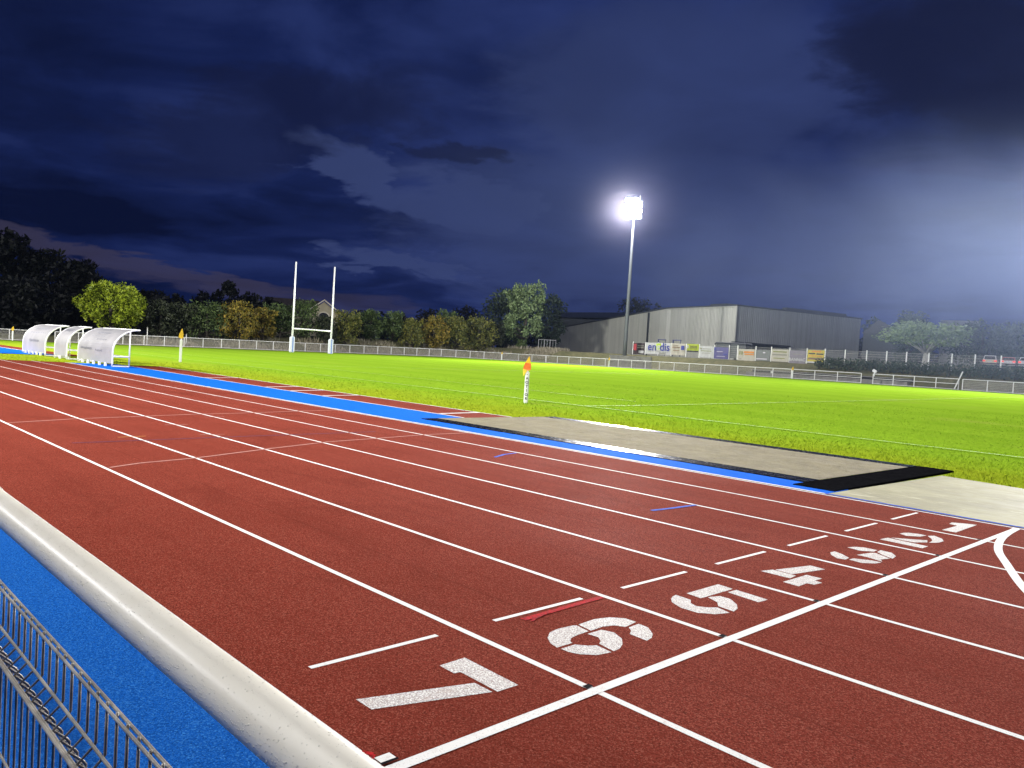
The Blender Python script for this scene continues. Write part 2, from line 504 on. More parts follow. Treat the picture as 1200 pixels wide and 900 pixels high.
DIG = {"7": [[[-0.668, -0.425], [-0.675, -0.253], [-0.266, -0.262], [-0.269, -0.395], [-0.544, -0.390], [-0.552, -0.427]], [[-0.583, -0.971], [-0.408, -0.418], [-0.281, -0.417], [-0.459, -0.970]]],
"6": [[[-0.686, 0.592], [-0.674, 0.62], [-0.565, 0.604], [-0.562, 0.507], [-0.55, 0.437], [-0.517, 0.39], [-0.493, 0.383], [-0.495, 0.257], [-0.559, 0.274], [-0.628, 0.322], [-0.682, 0.398], [-0.697, 0.481]], [[-0.677, 0.640], [-0.687, 0.801], [-0.657, 0.908], [-0.589, 0.976], [-0.507, 0.982], [-0.487, 0.853], [-0.545, 0.814], [-0.569, 0.74], [-0.565, 0.624]], [[-0.476, 0.967], [-0.399, 0.96], [-0.318, 0.893], [-0.282, 0.832], [-0.27, 0.771], [-0.397, 0.775], [-0.425, 0.826], [-0.471, 0.863]], [[-0.54, 0.564], [-0.539, 0.689], [-0.467, 0.717], [-0.375, 0.674], [-0.317, 0.608], [-0.282, 0.535], [-0.278, 0.48], [-0.397, 0.499], [-0.421, 0.541], [-0.469, 0.578]], [[-0.469, 0.376], [-0.416, 0.421], [-0.389, 0.469], [-0.274, 0.458], [-0.295, 0.357], [-0.357, 0.287], [-0.414, 0.263], [-0.47, 0.261]]],
"5": [[[-0.677, 1.782], [-0.677, 2.187], [-0.549, 2.177], [-0.554, 1.768]], [[-0.526, 2.068], [-0.522, 2.178], [-0.267, 2.160], [-0.275, 2.045]], [[-0.54, 1.834], [-0.509, 1.934], [-0.425, 1.937], [-0.334, 1.863], [-0.285, 1.789], [-0.265, 1.706], [-0.388, 1.718], [-0.439, 1.79]], [[-0.698, 1.682], [-0.573, 1.674], [-0.533, 1.613], [-0.473, 1.587], [-0.416, 1.628], [-0.377, 1.689], [-0.265, 1.659], [-0.306, 1.547], [-0.387, 1.473], [-0.513, 1.466], [-0.615, 1.515], [-0.66, 1.57], [-0.691, 1.634]]],
"4": [[[-0.646, 2.983], [-0.548, 3.39], [-0.418, 3.381], [-0.500, 2.978]], [[-0.693, 2.836], [-0.657, 2.965], [-0.462, 2.965], [-0.451, 2.845]], [[-0.432, 2.696], [-0.425, 3.066], [-0.302, 3.075], [-0.306, 2.962], [-0.245, 2.950], [-0.256, 2.843], [-0.307, 2.830], [-0.305, 2.69]]],
"3": [[[-0.667, 4.027], [-0.663, 4.105], [-0.576, 4.066], [-0.479, 3.981], [-0.469, 3.888], [-0.534, 3.865], [-0.621, 3.942]], [[-0.67, 4.391], [-0.640, 4.480], [-0.583, 4.543], [-0.458, 4.548], [-0.455, 4.455], [-0.542, 4.365]], [[-0.442, 4.577], [-0.34, 4.569], [-0.264, 4.464], [-0.243, 4.329], [-0.36, 4.40], [-0.431, 4.472]], [[-0.49, 4.167], [-0.453, 4.374], [-0.423, 4.413], [-0.259, 4.313], [-0.292, 4.19], [-0.252, 4.125], [-0.401, 4.17]], [[-0.452, 3.917], [-0.449, 3.998], [-0.388, 4.04], [-0.328, 4.08], [-0.246, 4.092], [-0.259, 3.996], [-0.335, 3.899]]],
"2": [[[-0.642, 5.582], [-0.635, 5.67], [-0.604, 5.73], [-0.52, 5.77], [-0.445, 5.770], [-0.462, 5.64], [-0.562, 5.534]], [[-0.43, 5.755], [-0.394, 5.842], [-0.291, 5.752], [-0.241, 5.635], [-0.246, 5.508], [-0.301, 5.398], [-0.312, 5.531], [-0.354, 5.638]], [[-0.643, 5.075], [-0.628, 5.237], [-0.48, 5.224], [-0.245, 5.212], [-0.247, 5.066], [-0.437, 5.070]], [[-0.613, 5.281], [-0.473, 5.398], [-0.353, 5.516], [-0.316, 5.405], [-0.389, 5.274], [-0.493, 5.256]]],
"1": [[[-0.46, 6.27], [-0.445, 6.73], [-0.537, 6.755], [-0.551, 6.885], [-0.40, 7.0], [-0.333, 7.025], [-0.324, 6.274]]]}
for d_, polys in DIG.items():
    mb = MB()
    for q in polys: mb.poly(q, 0.002)
    mark('lane_number', mb, m_number, 'white stencilled %s in its lane' % d_)
mark('oblique_line', MB().strip([(-7.35, 0.05), (-7.57, 0.46), (-7.77, 1.22), (-8.09, 1.95), (-8.30, 2.43), (-8.83, 3.79), (-9.04, 4.84), (-9.33, 6.17), (-9.40, 7.25)], 0.05, 0.0045), m_faint, 'faded pale line slanting across the lanes')
mark('oblique_line', MB().strip([(-12.29, 0.02), (-12.80, 1.14), (-13.06, 2.10), (-13.47, 3.53), (-13.61, 4.49), (-14.0, 6.09), (-14.2, 7.25)], 0.055, 0.0045), m_faint, 'faded pale line slanting across the lanes')
mark('relay_line', MB().strip([(-9.60, 0.25), (-9.63, 0.65), (-9.77, 2.26), (-9.84, 3.5), (-9.96, 5.46)], 0.05, 0.0045), m_purple, 'faint purple line across the lanes')
mark('blue_mark', MB().strip([(-2.66, 4.08), (-2.63, 4.45), (-2.62, 4.87)], 0.05, 0.0045), m_bluemark)
mark('blue_mark', MB().strip([(-6.50, 5.31), (-6.70, 5.7), (-6.77, 6.03)], 0.05, 0.0045), m_bluemark)
mark('red_scribble', MB().strip([(-0.925, 0.42), (-0.93, 0.56), (-0.94, 0.80), (-0.95, 1.19)], 0.045, 0.0035).strip([(-0.87, 0.44), (-0.90, 0.50), (-0.93, 0.66)], 0.02, 0.005), m_redmark, 'smudged red chalk arrow')
for (x, y) in ((-11.64, 2.46), (-10.14, 2.46), (-12.9, 3.68)):
    mark('hurdle_tick', MB().strip([(x, y - 0.22), (x, y + 0.18)], 0.032, 0.0045), m_faint)
mark('hurdle_tick', MB().strip([(-10.1, 1.22 - 0.22), (-10.16, 1.22 + 0.2)], 0.035, 0.0045), m_orange_mark, 'orange tick across a lane line')
mark('red_letters', MB().strip([(-0.175, -1.205), (-0.135, -1.18), (-0.12, -1.205)], 0.012, 0.006).strip([(-0.155, -1.205), (-0.118, -1.185), (-0.10, -1.205)], 0.012, 0.007), m_redmark)
mark('white_patch', MB().poly(rect(-0.098, -0.052, -1.20, -1.13), 0.009), m_line)
mark('black_patch', MB().poly(rect(-0.050, -0.038, -1.205, -1.125), 0.009), m_blackmark)

# long jump runway, pit and slab
runway = structure(sheet('jump_runway', rect(-37.3, -12.15, 7.42, 9.45), 0.0, m_blue_run))
structure(sheet('blue_edging', rect(-12.15, -2.25, 7.42, 8.13), 0.0, m_blue_run))
structure(sheet('thin_kerb_line', rect(-2.25, 30, 7.37, 7.44), 0.004, m_bluemark))
o = sheet('white_edge_line', rect(-37.3, -12.15, 9.45, 9.51), 0.006, m_line, runway)
o = sheet('white_edge_line', rect(-37.3, -2.25, 7.35, 7.405), 0.006, m_line, runway)
far_run = structure(sheet('jump_runway', [(-47.3, 6.55), (-120, 4.8), (-120, 7.6), (-60, 8.95), (-47.3, 9.45)], -0.004, m_blue_run))
structure(sheet('red_margin', [(-47.3, 5.95), (-120, 4.0), (-120, 4.78), (-47.3, 6.5)], -0.008, m_track))
structure(sheet('red_margin', [(-47.3, 9.55), (-60, 9.05), (-120, 7.7), (-120, 9.2), (-60, 10.6), (-47.3, 11.05)], -0.008, m_track))
sheet('white_edge_line', [(-47.3, 6.46), (-120, 4.74), (-120, 4.86), (-47.3, 6.56)], 0.003, m_line, far_run)
sheet('white_edge_line', [(-47.3, 9.42), (-60, 8.92), (-120, 7.55), (-120, 7.72), (-60, 9.06), (-47.3, 9.54)], 0.003, m_line, far_run)
red_strip = structure(sheet('red_strip', rect(-36.5, -12.15, 9.51, 11.10), 0.0, m_track))
sheet('white_edge_line', rect(-36.5, -12.15, 11.05, 11.11), 0.005, m_line, red_strip)
for x, xx in ((-22.5, -23.0), (-20.8, -21.3), (-18.8, -19.2), (-13.15, -13.35), (-27.4, -27.9)):
    s_ = MB().strip([(x, 9.54), (xx, 11.04)], 0.11, 0.009).build('board_line', m_line, red_strip); flat_up(s_.data)
# sand pit: damp sand slightly dished inside black rubber edging
pit = structure(thing('sand_pit', '', '', (0, 0, 0)))
del pit['label'], pit['category']
mbs = MB()
xs = np.linspace(-12.1, -2.9, 60); ys = np.linspace(8.62, 12.18, 26)
for i, x in enumerate(xs):
    for j, y in enumerate(ys):
        ed = min(1.0, min(x - xs[0], xs[-1] - x, y - ys[0], ys[-1] - y) / 0.5)
        mbs.v.append((x, y, 0.008 + ed * (0.018 * math.sin(x * 2.3 + y) * math.sin(y * 3.1) + rng.uniform(-0.012, 0.012))))
for i in range(59):
    for j in range(25):
        a = i * 26 + j; mbs.f.append((a, a + 26, a + 27, a + 1))
mbs.build('sand', m_sand, pit, smooth=True)
m_mat.node_tree.nodes['Principled BSDF'].inputs['IOR'].default_value = 1.2
m_mat_end = simple('black_ribbed_mat', (0.006, 0.006, 0.007), 0.9, var=0.5, scale=25, bump=0.3, bscale=60, spec=0.0)
def kerb_tile(x0, x1, y0, y1, h=0.010, m_mat=m_mat):
    MB().box(((x0 + x1) / 2, (y0 + y1) / 2, h / 2 - 0.02), (x1 - x0, y1 - y0, h + 0.04), bev=0.008).build('edge_mat', m_mat, pit)
x = -12.1
while x < -2.95:
    x1 = min(x + 1.0, -2.885)
    kerb_tile(x + 0.004, x1 - 0.004, 8.15, 8.60)
    kerb_tile(x + 0.004, x1 - 0.004, 12.20, 12.60)
    x += 1.0
y = 8.63
kerb_tile(-2.88, -2.27, 7.72, 8.14, 0.012, m_mat_end)
kerb_tile(-2.88, -2.27, 8.145, 8.625, 0.012, m_mat_end)
kerb_tile(-2.88, -2.27, 12.19, 12.6, 0.012, m_mat_end)
while y < 12.1:
    kerb_tile(-2.88, -2.27, y, min(y + 0.9, 12.18), 0.012, m_mat_end); y += 0.905
structure(sheet('concrete_slab', [(-2.24, 7.46), (30, 7.46), (30, 10.6), (-0.9, 11.36), (-2.15, 11.6)], 0.002, m_conc))

# pitch markings
def field_strip(name, pts, width):
    dense = []
    for (a, b) in zip(pts[:-1], pts[1:]):
        n = max(2, int(math.dist(a, b) / 2))
        dense += [(a[0] + (b[0] - a[0]) * i / n, a[1] + (b[1] - a[1]) * i / n) for i in range(n)]
    dense.append(pts[-1])
    mb = MB().strip(dense, width, 0.0)
    mb.v = [(x, y, hz(x, y) + 0.012) for x, y, z in mb.v]
    o = mb.build(name, m_touch); flat_up(o.data); structure(o)
    return o
field_strip('touch_line', [(-96, 17.6), (6, 17.6)], 0.10)
field_strip('goal_line', [(-15.4, 17.6), (-15.4, 86)], 0.07)
field_strip('goal_line', [(-91.4, 17.6), (-91.4, 86)], 0.07)
field_strip('halfway_line', [(-44.5, 17.6), (-44.5, 86)], 0.1)
field_strip('five_metre_line', [(-90, 22.6), (-17, 22.6)], 0.07)

# short grass blades near the pit and track
NB = 130000
u = nrg.random(NB)
dist = 1.0 / (1 / 75.0 + u * (1 / 12.5 - 1 / 75.0))
ang = np.radians(nrg.uniform(2, 80, NB))
bx = CAM.x - dist * np.sin(ang); by = CAM.y + dist * np.cos(ang)
keep = (by > 10.8)
keep &= ~((bx < -12.1) & (bx > -36.6) & (by < 11.14))
keep &= ~((bx > -12.2) & (bx < -2.2) & (by < 12.66))
keep &= ~((bx >= -2.2) & (by < 11.62 - 0.19 * (bx + 2.2)))
tri = (bx < -37.6) & (bx > -47.2) & (by > 5.0) & (by < 11)
keep = (keep & (by < 40) & (dist < 48)) | tri
bx, by, dist = bx[keep], by[keep], dist[keep]
n = len(bx)
bz = H(bx, by) - 0.022
hgt = nrg.uniform(0.02, 0.05, n) * np.where(by < 16.5, 1.0, 0.55)
wd = nrg.uniform(0.004, 0.010, n) * np.clip(dist / 14, 1, 3)
th = nrg.uniform(0, 2 * PI, n); lx = nrg.normal(0, 0.018, n); ly = nrg.normal(0, 0.018, n)
V = np.empty((n, 3, 3))
V[:, 0] = np.stack([bx - wd * np.cos(th), by - wd * np.sin(th), bz], 1)
V[:, 1] = np.stack([bx + wd * np.cos(th), by + wd * np.sin(th), bz], 1)
V[:, 2] = np.stack([bx + lx, by + ly, bz + hgt], 1)
me = bpy.data.meshes.new('grass')
me.vertices.add(n * 3); me.vertices.foreach_set('co', V.reshape(-1))
me.loops.add(n * 3); me.loops.foreach_set('vertex_index', np.arange(n * 3, dtype=np.int32))
me.polygons.add(n); me.polygons.foreach_set('loop_start', np.arange(0, n * 3, 3, dtype=np.int32))
me.update(calc_edges=True); me.validate()
me.materials.append(m_blade)
o = link('grass', me); tag(o, 'short lime green grass blades covering the pitch', 'grass'); o['kind'] = 'stuff'

# ------------------------------------------------------------------ foreground rail and mesh panel
def rail_b(t):
    p = t.pos()
    d1 = t.voro(p, 330.0, 'Distance'); n = t.noise(p, 420.0, 3.0, 0.6); n2 = t.noise(p, 9.0, 4.0)
    drops = t.rng(d1, 0.34, 0.12)
    patch = t.rng(t.noise(p, 55.0, 3.0), 0.42, 0.6)
    h = t.m('ADD', t.m('MULTIPLY', t.m('MULTIPLY', drops, patch), 0.8), t.m('MULTIPLY', n, 0.35))
    c = t.mix(t.rng(n2, 0.35, 0.7), (0.78, 0.735, 0.61), (0.83, 0.79, 0.67))
    return {'Base Color': c, 'Roughness': 0.38, 'Specular IOR Level': 0.5, 'Coat Weight': 0.12, 'Coat Roughness': 0.3, 'Normal': t.bump(n2, 0.10, 0.002)}
m_rail = material('wet_white_rail', rail_b)
def wire_b(t):
    p = t.pos()
    n = t.noise(p, 120.0, 3.0); n2 = t.noise(p, 14.0, 3.0)
    c = t.mix(t.rng(n2, 0.4, 0.7), (0.20, 0.185, 0.16), (0.34, 0.315, 0.27))
    return {'Base Color': c, 'Metallic': 0.3, 'Roughness': 0.45, 'Normal': t.bump(n, 0.6, 0.003)}
m_wire = material('wet_galvanised_wire', wire_b)
RY, RZ = -2.515, 1.143
hr = thing('handrail', 'wet white tubular handrail running beside the track in the foreground', 'handrail', (0, RY, 0))
MB().tube([(0.02 + 0.2 * i, 0, RZ) for i in range(26)], 0.0330, 40).build('rail_tube', m_rail, hr, smooth=True)
MB().tube([(-3.0 + 0.3 * i, 0, RZ) for i in range(11)], 0.0330, 32).build('rail_tube', m_rail, hr, smooth=True)
MB().tube([(-0.02, 0, RZ), (0.03, 0, RZ)], 0.0362, 32).build('rail_collar', m_rail, hr, smooth=True)
for px in (-2.7, 2.8):
    MB().tube([(px, 0.0, 0), (px, 0.0, RZ - 0.02)], 0.026, 20).build('post', m_rail, hr, smooth=True)
def water_b(t):
    return {'Base Color': (0.80, 0.76, 0.65), 'Roughness': 0.07, 'IOR': 1.33, 'Specular IOR Level': 0.5}
m_water = material('rain_water', water_b)
dv, df = [], []
for _ in range(11000):
    x_ = 0.25 + 1.75 * rng.random()
    a_ = math.radians(rng.choice((rng.uniform(-70, 200), rng.uniform(-55, 40), rng.uniform(150, 215))))  # round the tube, 90 is the top
    rd = rng.choice((rng.uniform(0.0003, 0.0007), rng.uniform(0.0004, 0.0009), rng.uniform(0.0006, 0.0013)))
    nn = Vector((0, math.cos(a_), math.sin(a_))); tt = Vector((0, -math.sin(a_), math.cos(a_))); ux = Vector((1, 0, 0))
    c_ = Vector((x_, 0, RZ)) + nn * 0.0329
    o_ = len(dv); st = rng.uniform(0.85, 1.25)
    for rr_, hh_ in ((1.0, 0.0), (0.72, 0.42)):
        for q in range(6):
            th_ = q * PI / 3 + 0.3
            dv.append(tuple(c_ + ux * (rd * rr_ * math.cos(th_)) + tt * (rd * rr_ * st * math.sin(th_)) + nn * (rd * hh_)))
    dv.append(tuple(c_ + nn * (rd * 0.58)))
    for q in range(6):
        k_ = (q + 1) % 6
        df.append((o_ + q, o_ + k_, o_ + 6 + k_, o_ + 6 + q)); df.append((o_ + 6 + q, o_ + 6 + k_, o_ + 12))
dme = bpy.data.meshes.new('raindrops'); dme.from_pydata(dv, [], df); dme.polygons.foreach_set('use_smooth', [True] * len(dme.polygons)); dme.materials.append(m_water)
do = link('raindrops', dme, hr); do['kind'] = 'stuff'
mp = thing('mesh_panel', 'grey welded wire mesh panel folded below the white handrail', 'wire mesh', (0, RY, 0))
prof = [(0.0, 1.012 - 0.05), (0.0, 0.872), (-0.004, 0.866), (-0.028, 0.843), (-0.004, 0.820), (0.0, 0.814), (0.0, 0.585), (0.0, 0.36), (0.0, 0.12)]
vw = MB().tube([(0, a + 0.0035, b) for a, b in prof], 0.0027, 6).mesh('wire', m_wire, True)
i = 0
while 0.02 + 0.05 * i < 3.2:
    link('wire', vw, mp, (0.02 + 0.05 * i, 0, 0)); i += 1
for z_, yo, r_ in ((0.960, -0.0035, 0.0030), (0.957, 0.0098, 0.0030), (0.872, -0.0035, 0.0031), (0.843, -0.0335, 0.0034), (0.8405, -0.0275, 0.0030), (0.814, -0.0035, 0.0031), (0.585, -0.0035, 0.0031), (0.36, -0.0035, 0.0031), (0.13, -0.0035, 0.0031)):
    MB().tube([(0.0, yo, z_), (1.6, yo, z_), (3.2, yo, z_)], r_, 8).build('cross_wire', m_wire, mp, smooth=True)

# ------------------------------------------------------------------ floodlight masts
m_mast = simple('grey_mast', (0.13, 0.14, 0.15), 0.6, metal=0.1, var=0.1)
m_lampbody = simple('lamp_housing', (0.10, 0.10, 0.11), 0.5)
def emit_b(t):
    return {'Base Color': (0.9, 0.9, 0.9), 'Emission Color': (0.98, 0.99, 1.0), 'Emission Strength': 90.0}
m_emit = material('lamp_glass', emit_b)
def mast(x, y, z0, h, aim, watts, label, spot=112, blend=0.7, spill=0.04):
    az_ = math.atan2(aim[1] - y, aim[0] - x)
    r = thing('floodlight_mast', label, 'floodlight', (x, y, z0), az_ - PI / 2, 'floodlight masts round the ground')
    MB().box((0, 0, 0.15), (1.1, 1.1, 0.3), bev=0.03).build('base_block', m_conc, r)
    MB().tube([(0, 0, 0.3 + (h - 0.3) * i / 8) for i in range(9)], [0.34 - 0.18 * i / 8 for i in range(9)], 20).build('pole', m_mast, r, smooth=True)
    fr = MB()
    for k in range(4):
        fr.box((0, 0.14, h - 2.0 + 0.90 * k), (2.7, 0.10, 0.12))
    fr.box((-0.85, 0.06, h - 0.3), (0.10, 0.08, 3.8)); fr.box((0.85, 0.06, h - 0.3), (0.10, 0.08, 3.8))
    fr.build('head_frame', m_mast, r)
    MB().tube([(0, -0.05, h - 2.4), (0, -0.05, h + 1.6)], 0.10, 10).build('head_spine', m_mast, r)
    tilt = Matrix.Rotation(math.radians(-24), 3, 'X')
    hb = MB().box((0, 0, 0), (0.62, 0.28, 0.58), tilt, bev=0.04).mesh('lamp', m_lampbody)
    gl = MB().add([tilt @ Vector((sx * 0.28, 0.144, sz * 0.26)) for sx, sz in ((-1, -1), (1, -1), (1, 1), (-1, 1))], [(0, 1, 2, 3)]).mesh('lamp_glass', m_emit)
    for k in range(4):
        for q in range(4):
            if (k, q) in ((3, 0), (0, 3), (1, 3)): continue
            o_ = link('lamp', hb, r, (-1.05 + 0.70 * q, 0.42, h - 2.0 + 0.90 * k + 0.30))
            link('lamp_glass', gl, o_)
    ld = bpy.data.lights.new('floodlight_beam', 'SPOT')
    ld.energy = watts * LAMP_W; ld.spot_size = math.radians(spot); ld.spot_blend = blend
    ld.color = (1.0, 0.985, 0.95); ld.shadow_soft_size = 1.8
    ld.shadow_soft_size = 1.8 if y > 0 else 2.6
    lo = bpy.data.objects.new('floodlight_beam', ld); COL.objects.link(lo)
    pos = Vector((x + 1.4 * math.cos(az_), y + 1.4 * math.sin(az_), z0 + h - 0.3))
    lo.location = pos
    lo.rotation_euler = (Vector(aim) - pos).to_track_quat('-Z', 'Y').to_euler()
    lp = bpy.data.lights.new('floodlight_spill', 'POINT')       # stray light that leaves the lamps outside the beam
    lp.energy = watts * LAMP_W * spill; lp.color = (0.93, 0.93, 1.0); lp.shadow_soft_size = 1.6
    lo2 = bpy.data.objects.new('floodlight_spill', lp); COL.objects.link(lo2); lo2.location = pos
    return r
mast(-76.1, 97.0, 1.6, 24.6, (-54, 34, 0), 350e3, 'tall grey floodlight mast with glaring lamps behind the far rail', 100, 1.0, 0.18)
mast(-6.0, 98.0, 1.2, 24.6, (-32, 28, 0), 335e3, 'tall floodlight mast behind the far rail beyond the pale spreading tree', 100, 1.0)
mast(-72.0, -28.0, 0.0, 24.6, (-52, 62, 0), 440e3, 'tall floodlight mast on the near side beyond the dugouts', 120, 1.0)
mast(-12.0, -13.0, 0.0, 24.6, (-22, 33, 0), 108e3, 'tall floodlight mast on the near side closest to the finish line', 140, 1.0)

# ------------------------------------------------------------------ dugouts
def shell_b(t):
    p = t.pos()
    n = t.noise(p, 1.6, 5.0)
    n2 = t.noise(t.vm('MULTIPLY', p, (9.0, 1.0, 1.0)), 1.5, 3.0)
    c = t.mix(t.rng(n, 0.35, 0.7), (0.25, 0.243, 0.25), (0.32, 0.31, 0.315))
    c = t.mix(t.m('MULTIPLY', n2, 0.25), c, (0.28, 0.28, 0.30))
    return {'Base Color': c, 'Roughness': 0.3, 'Transmission Weight': 0.05}
m_shell = material('white_shell', shell_b)
m_white = simple('white_metal', (0.78, 0.78, 0.76), 0.4, var=0.06)
m_print = simple('grey_print', (0.13, 0.13, 0.15), 0.5, var=0.3)
m_print2 = simple('light_print', (0.23, 0.23, 0.26), 0.5, var=0.2)
def prof_pt(t, off=0.0):
    # t 0 at the back foot, 1 at the front of the roof
    if t < 0.22:
        return (0.0 - off, 0.14 + 0.50 * t / 0.22)
    a = PI - (t - 0.22) / 0.78 * PI / 2
    return (1.10 + (1.10 + off) * math.cos(a), 0.64 + (1.02 + off) * math.sin(a))
def dugout(x0, x1, label, prints):
    Ld = x1 - x0
    r = thing('dugout', label, 'dugout', (x0, 8.30, 0), 0.0, 'white curved dugouts beside the track')
    N_ = 22
    sh = MB()
    for side_ in (0.0, 0.03):
        for i in range(N_ + 1):
            y_, z_ = prof_pt(i / N_, -side_)
            sh.v += [(0.02, y_, z_), (Ld - 0.02, y_, z_)]
    o2 = 2 * (N_ + 1)
    for i in range(N_):
        a = 2 * i
        sh.f += [(a, a + 1, a + 3, a + 2), (o2 + a, o2 + a + 2, o2 + a + 3, o2 + a + 1), (a, a + 2, o2 + a + 2, o2 + a), (a + 1, o2 + a + 1, o2 + a + 3, a + 3)]
    a = 2 * N_; sh.f += [(0, o2, o2 + 1, 1), (a, a + 1, o2 + a + 1, o2 + a)]
    sh.build('shell', m_shell, r, smooth=False)
    for xx in (0.0, Ld):
        hp = MB().tube([(xx, 0, 0.03)] + [(xx, *prof_pt(i / 16, -0.015)) for i in range(17)], 0.035, 8)
        hp.build('hoop', m_white, r, smooth=True)
        MB().tube([(xx, 0.70, 0.03), (xx, 0.70, 1.60)], 0.033, 8).build('post', m_white, r, smooth=True)
        MB().tube([(xx, 0.0, 0.03), (xx, 0.70, 0.03)], 0.033, 8).build('foot_bar', m_white, r, smooth=True)
        MB().tube([(xx, 0.02, 0.46), (xx, 0.68, 0.46)], 0.040, 8).build('side_bar', m_white, r, smooth=True)
    MB().tube([(0.03, 1.10, 1.66), (Ld - 0.03, 1.10, 1.66)], 0.03, 8).build('roof_edge', m_white, r, smooth=True)
    MB().box((Ld / 2, 0.42, 0.47), (Ld - 0.12, 0.34, 0.04), bev=0.01).build('bench', m_white, r)
    nf = max(2, int(Ld / 0.75))
    for k in range(1, nf):
        MB().box((Ld * k / nf, -0.01, 0.08), (0.09, 0.09, 0.16)).build('foot', m_white, r)
        MB().tube([(Ld * k / nf, *prof_pt(i / 10, -0.045)) for i in range(11)], 0.016, 6).build('rib', m_white, r, smooth=True)
    def patch(u0, u1, t0, t1, mt):
        mb = MB(); M_ = 4
        for i in range(M_ + 1):
            y_, z_ = prof_pt(t0 + (t1 - t0) * i / M_, 0.006)
            mb.v += [(Ld * u0, y_, z_), (Ld * u1, y_, z_)]
        mb.f = [(2 * i, 2 * i + 1, 2 * i + 3, 2 * i + 2) for i in range(M_)]
        return mb.build('print', mt, r)
    for q in prints: patch(*q)
    return r
W1, W2 = m_print, m_print2
def wordrow(u0, u1, t0, t1, n_, mt, seed):
    rr = random.Random(seed); out = []; u_ = u0
    while u_ < u1:
        wdt = (u1 - u0) / n_ * rr.uniform(0.45, 0.8)
        a = rr.uniform(0, 0.25) * (t1 - t0)
        out.append((u_, min(u1, u_ + wdt), t0 + a, t1 - rr.uniform(0, 0.2) * (t1 - t0), mt)); u_ += wdt + (u1 - u0) / n_ * 0.25
    return out
dugout(-39.3, -34.3, 'long curved white dugout nearest the camera with grey print on its back',
       wordrow(0.08, 0.42, 0.215, 0.28, 11, W1, 1) + wordrow(0.52, 0.72, 0.20, 0.25, 6, W1, 2) + wordrow(0.06, 0.34, 0.41, 0.43, 2, W2, 3) + wordrow(0.46, 0.74, 0.46, 0.50, 8, W1, 4) + wordrow(0.5, 0.7, 0.38, 0.40, 7, W2, 11) + wordrow(0.25, 0.62, 0.55, 0.57, 4, W2, 5) + wordrow(0.30, 0.66, 0.64, 0.70, 7, W2, 6) + wordrow(0.30, 0.55, 0.77, 0.80, 7, W2, 12))
dugout(-43.35, -41.2, 'short curved white dugout standing between the two long ones',
       wordrow(0.15, 0.75, 0.62, 0.74, 4, W1, 7))
dugout(-50.0, -45.2, 'long curved white dugout farthest from the camera, close to the far gate',
       wordrow(0.30, 0.72, 0.24, 0.32, 9, W1, 8) + wordrow(0.2, 0.85, 0.5, 0.53, 6, W2, 9) + wordrow(0.25, 0.80, 0.62, 0.70, 8, W2, 10))

# ------------------------------------------------------------------ goal posts
m_pad_w = simple('pad_white', (0.66, 0.68, 0.72), 0.6, var=0.08)
m_pad_b = simple('pad_blue', (0.16, 0.24, 0.52), 0.6, var=0.1)
gl_ = thing('rugby_goal', 'white rugby goal posts with padded feet and crossbar', 'goal posts', (-90.0, 46.7, hz(-90, 46.7)))
for yy in (0.0, 5.6):
    MB().tube([(0, yy, 0), (0, yy, 6), (0, yy, 11.5)], [0.12, 0.11, 0.09], 12).build('upright', m_white, gl_, smooth=True)
    pd = MB().box((0, yy, 1.0), (0.55, 0.55, 2.0), bev=0.08).build('post_pad', m_pad_w, gl_)
    MB().box((0.02, yy - 0.02, 1.0), (0.535, 0.16, 1.9)).build('pad_stripe', m_pad_b, pd)
    MB().box((0.288, yy - 0.03, 1.0), (0.02, 0.16, 1.8)).build('pad_stripe', m_pad_b, pd)
MB().tube([(0, 0, 3.03), (0, 5.6, 3.03)], 0.10, 12).build('crossbar', m_white, gl_, smooth=True)

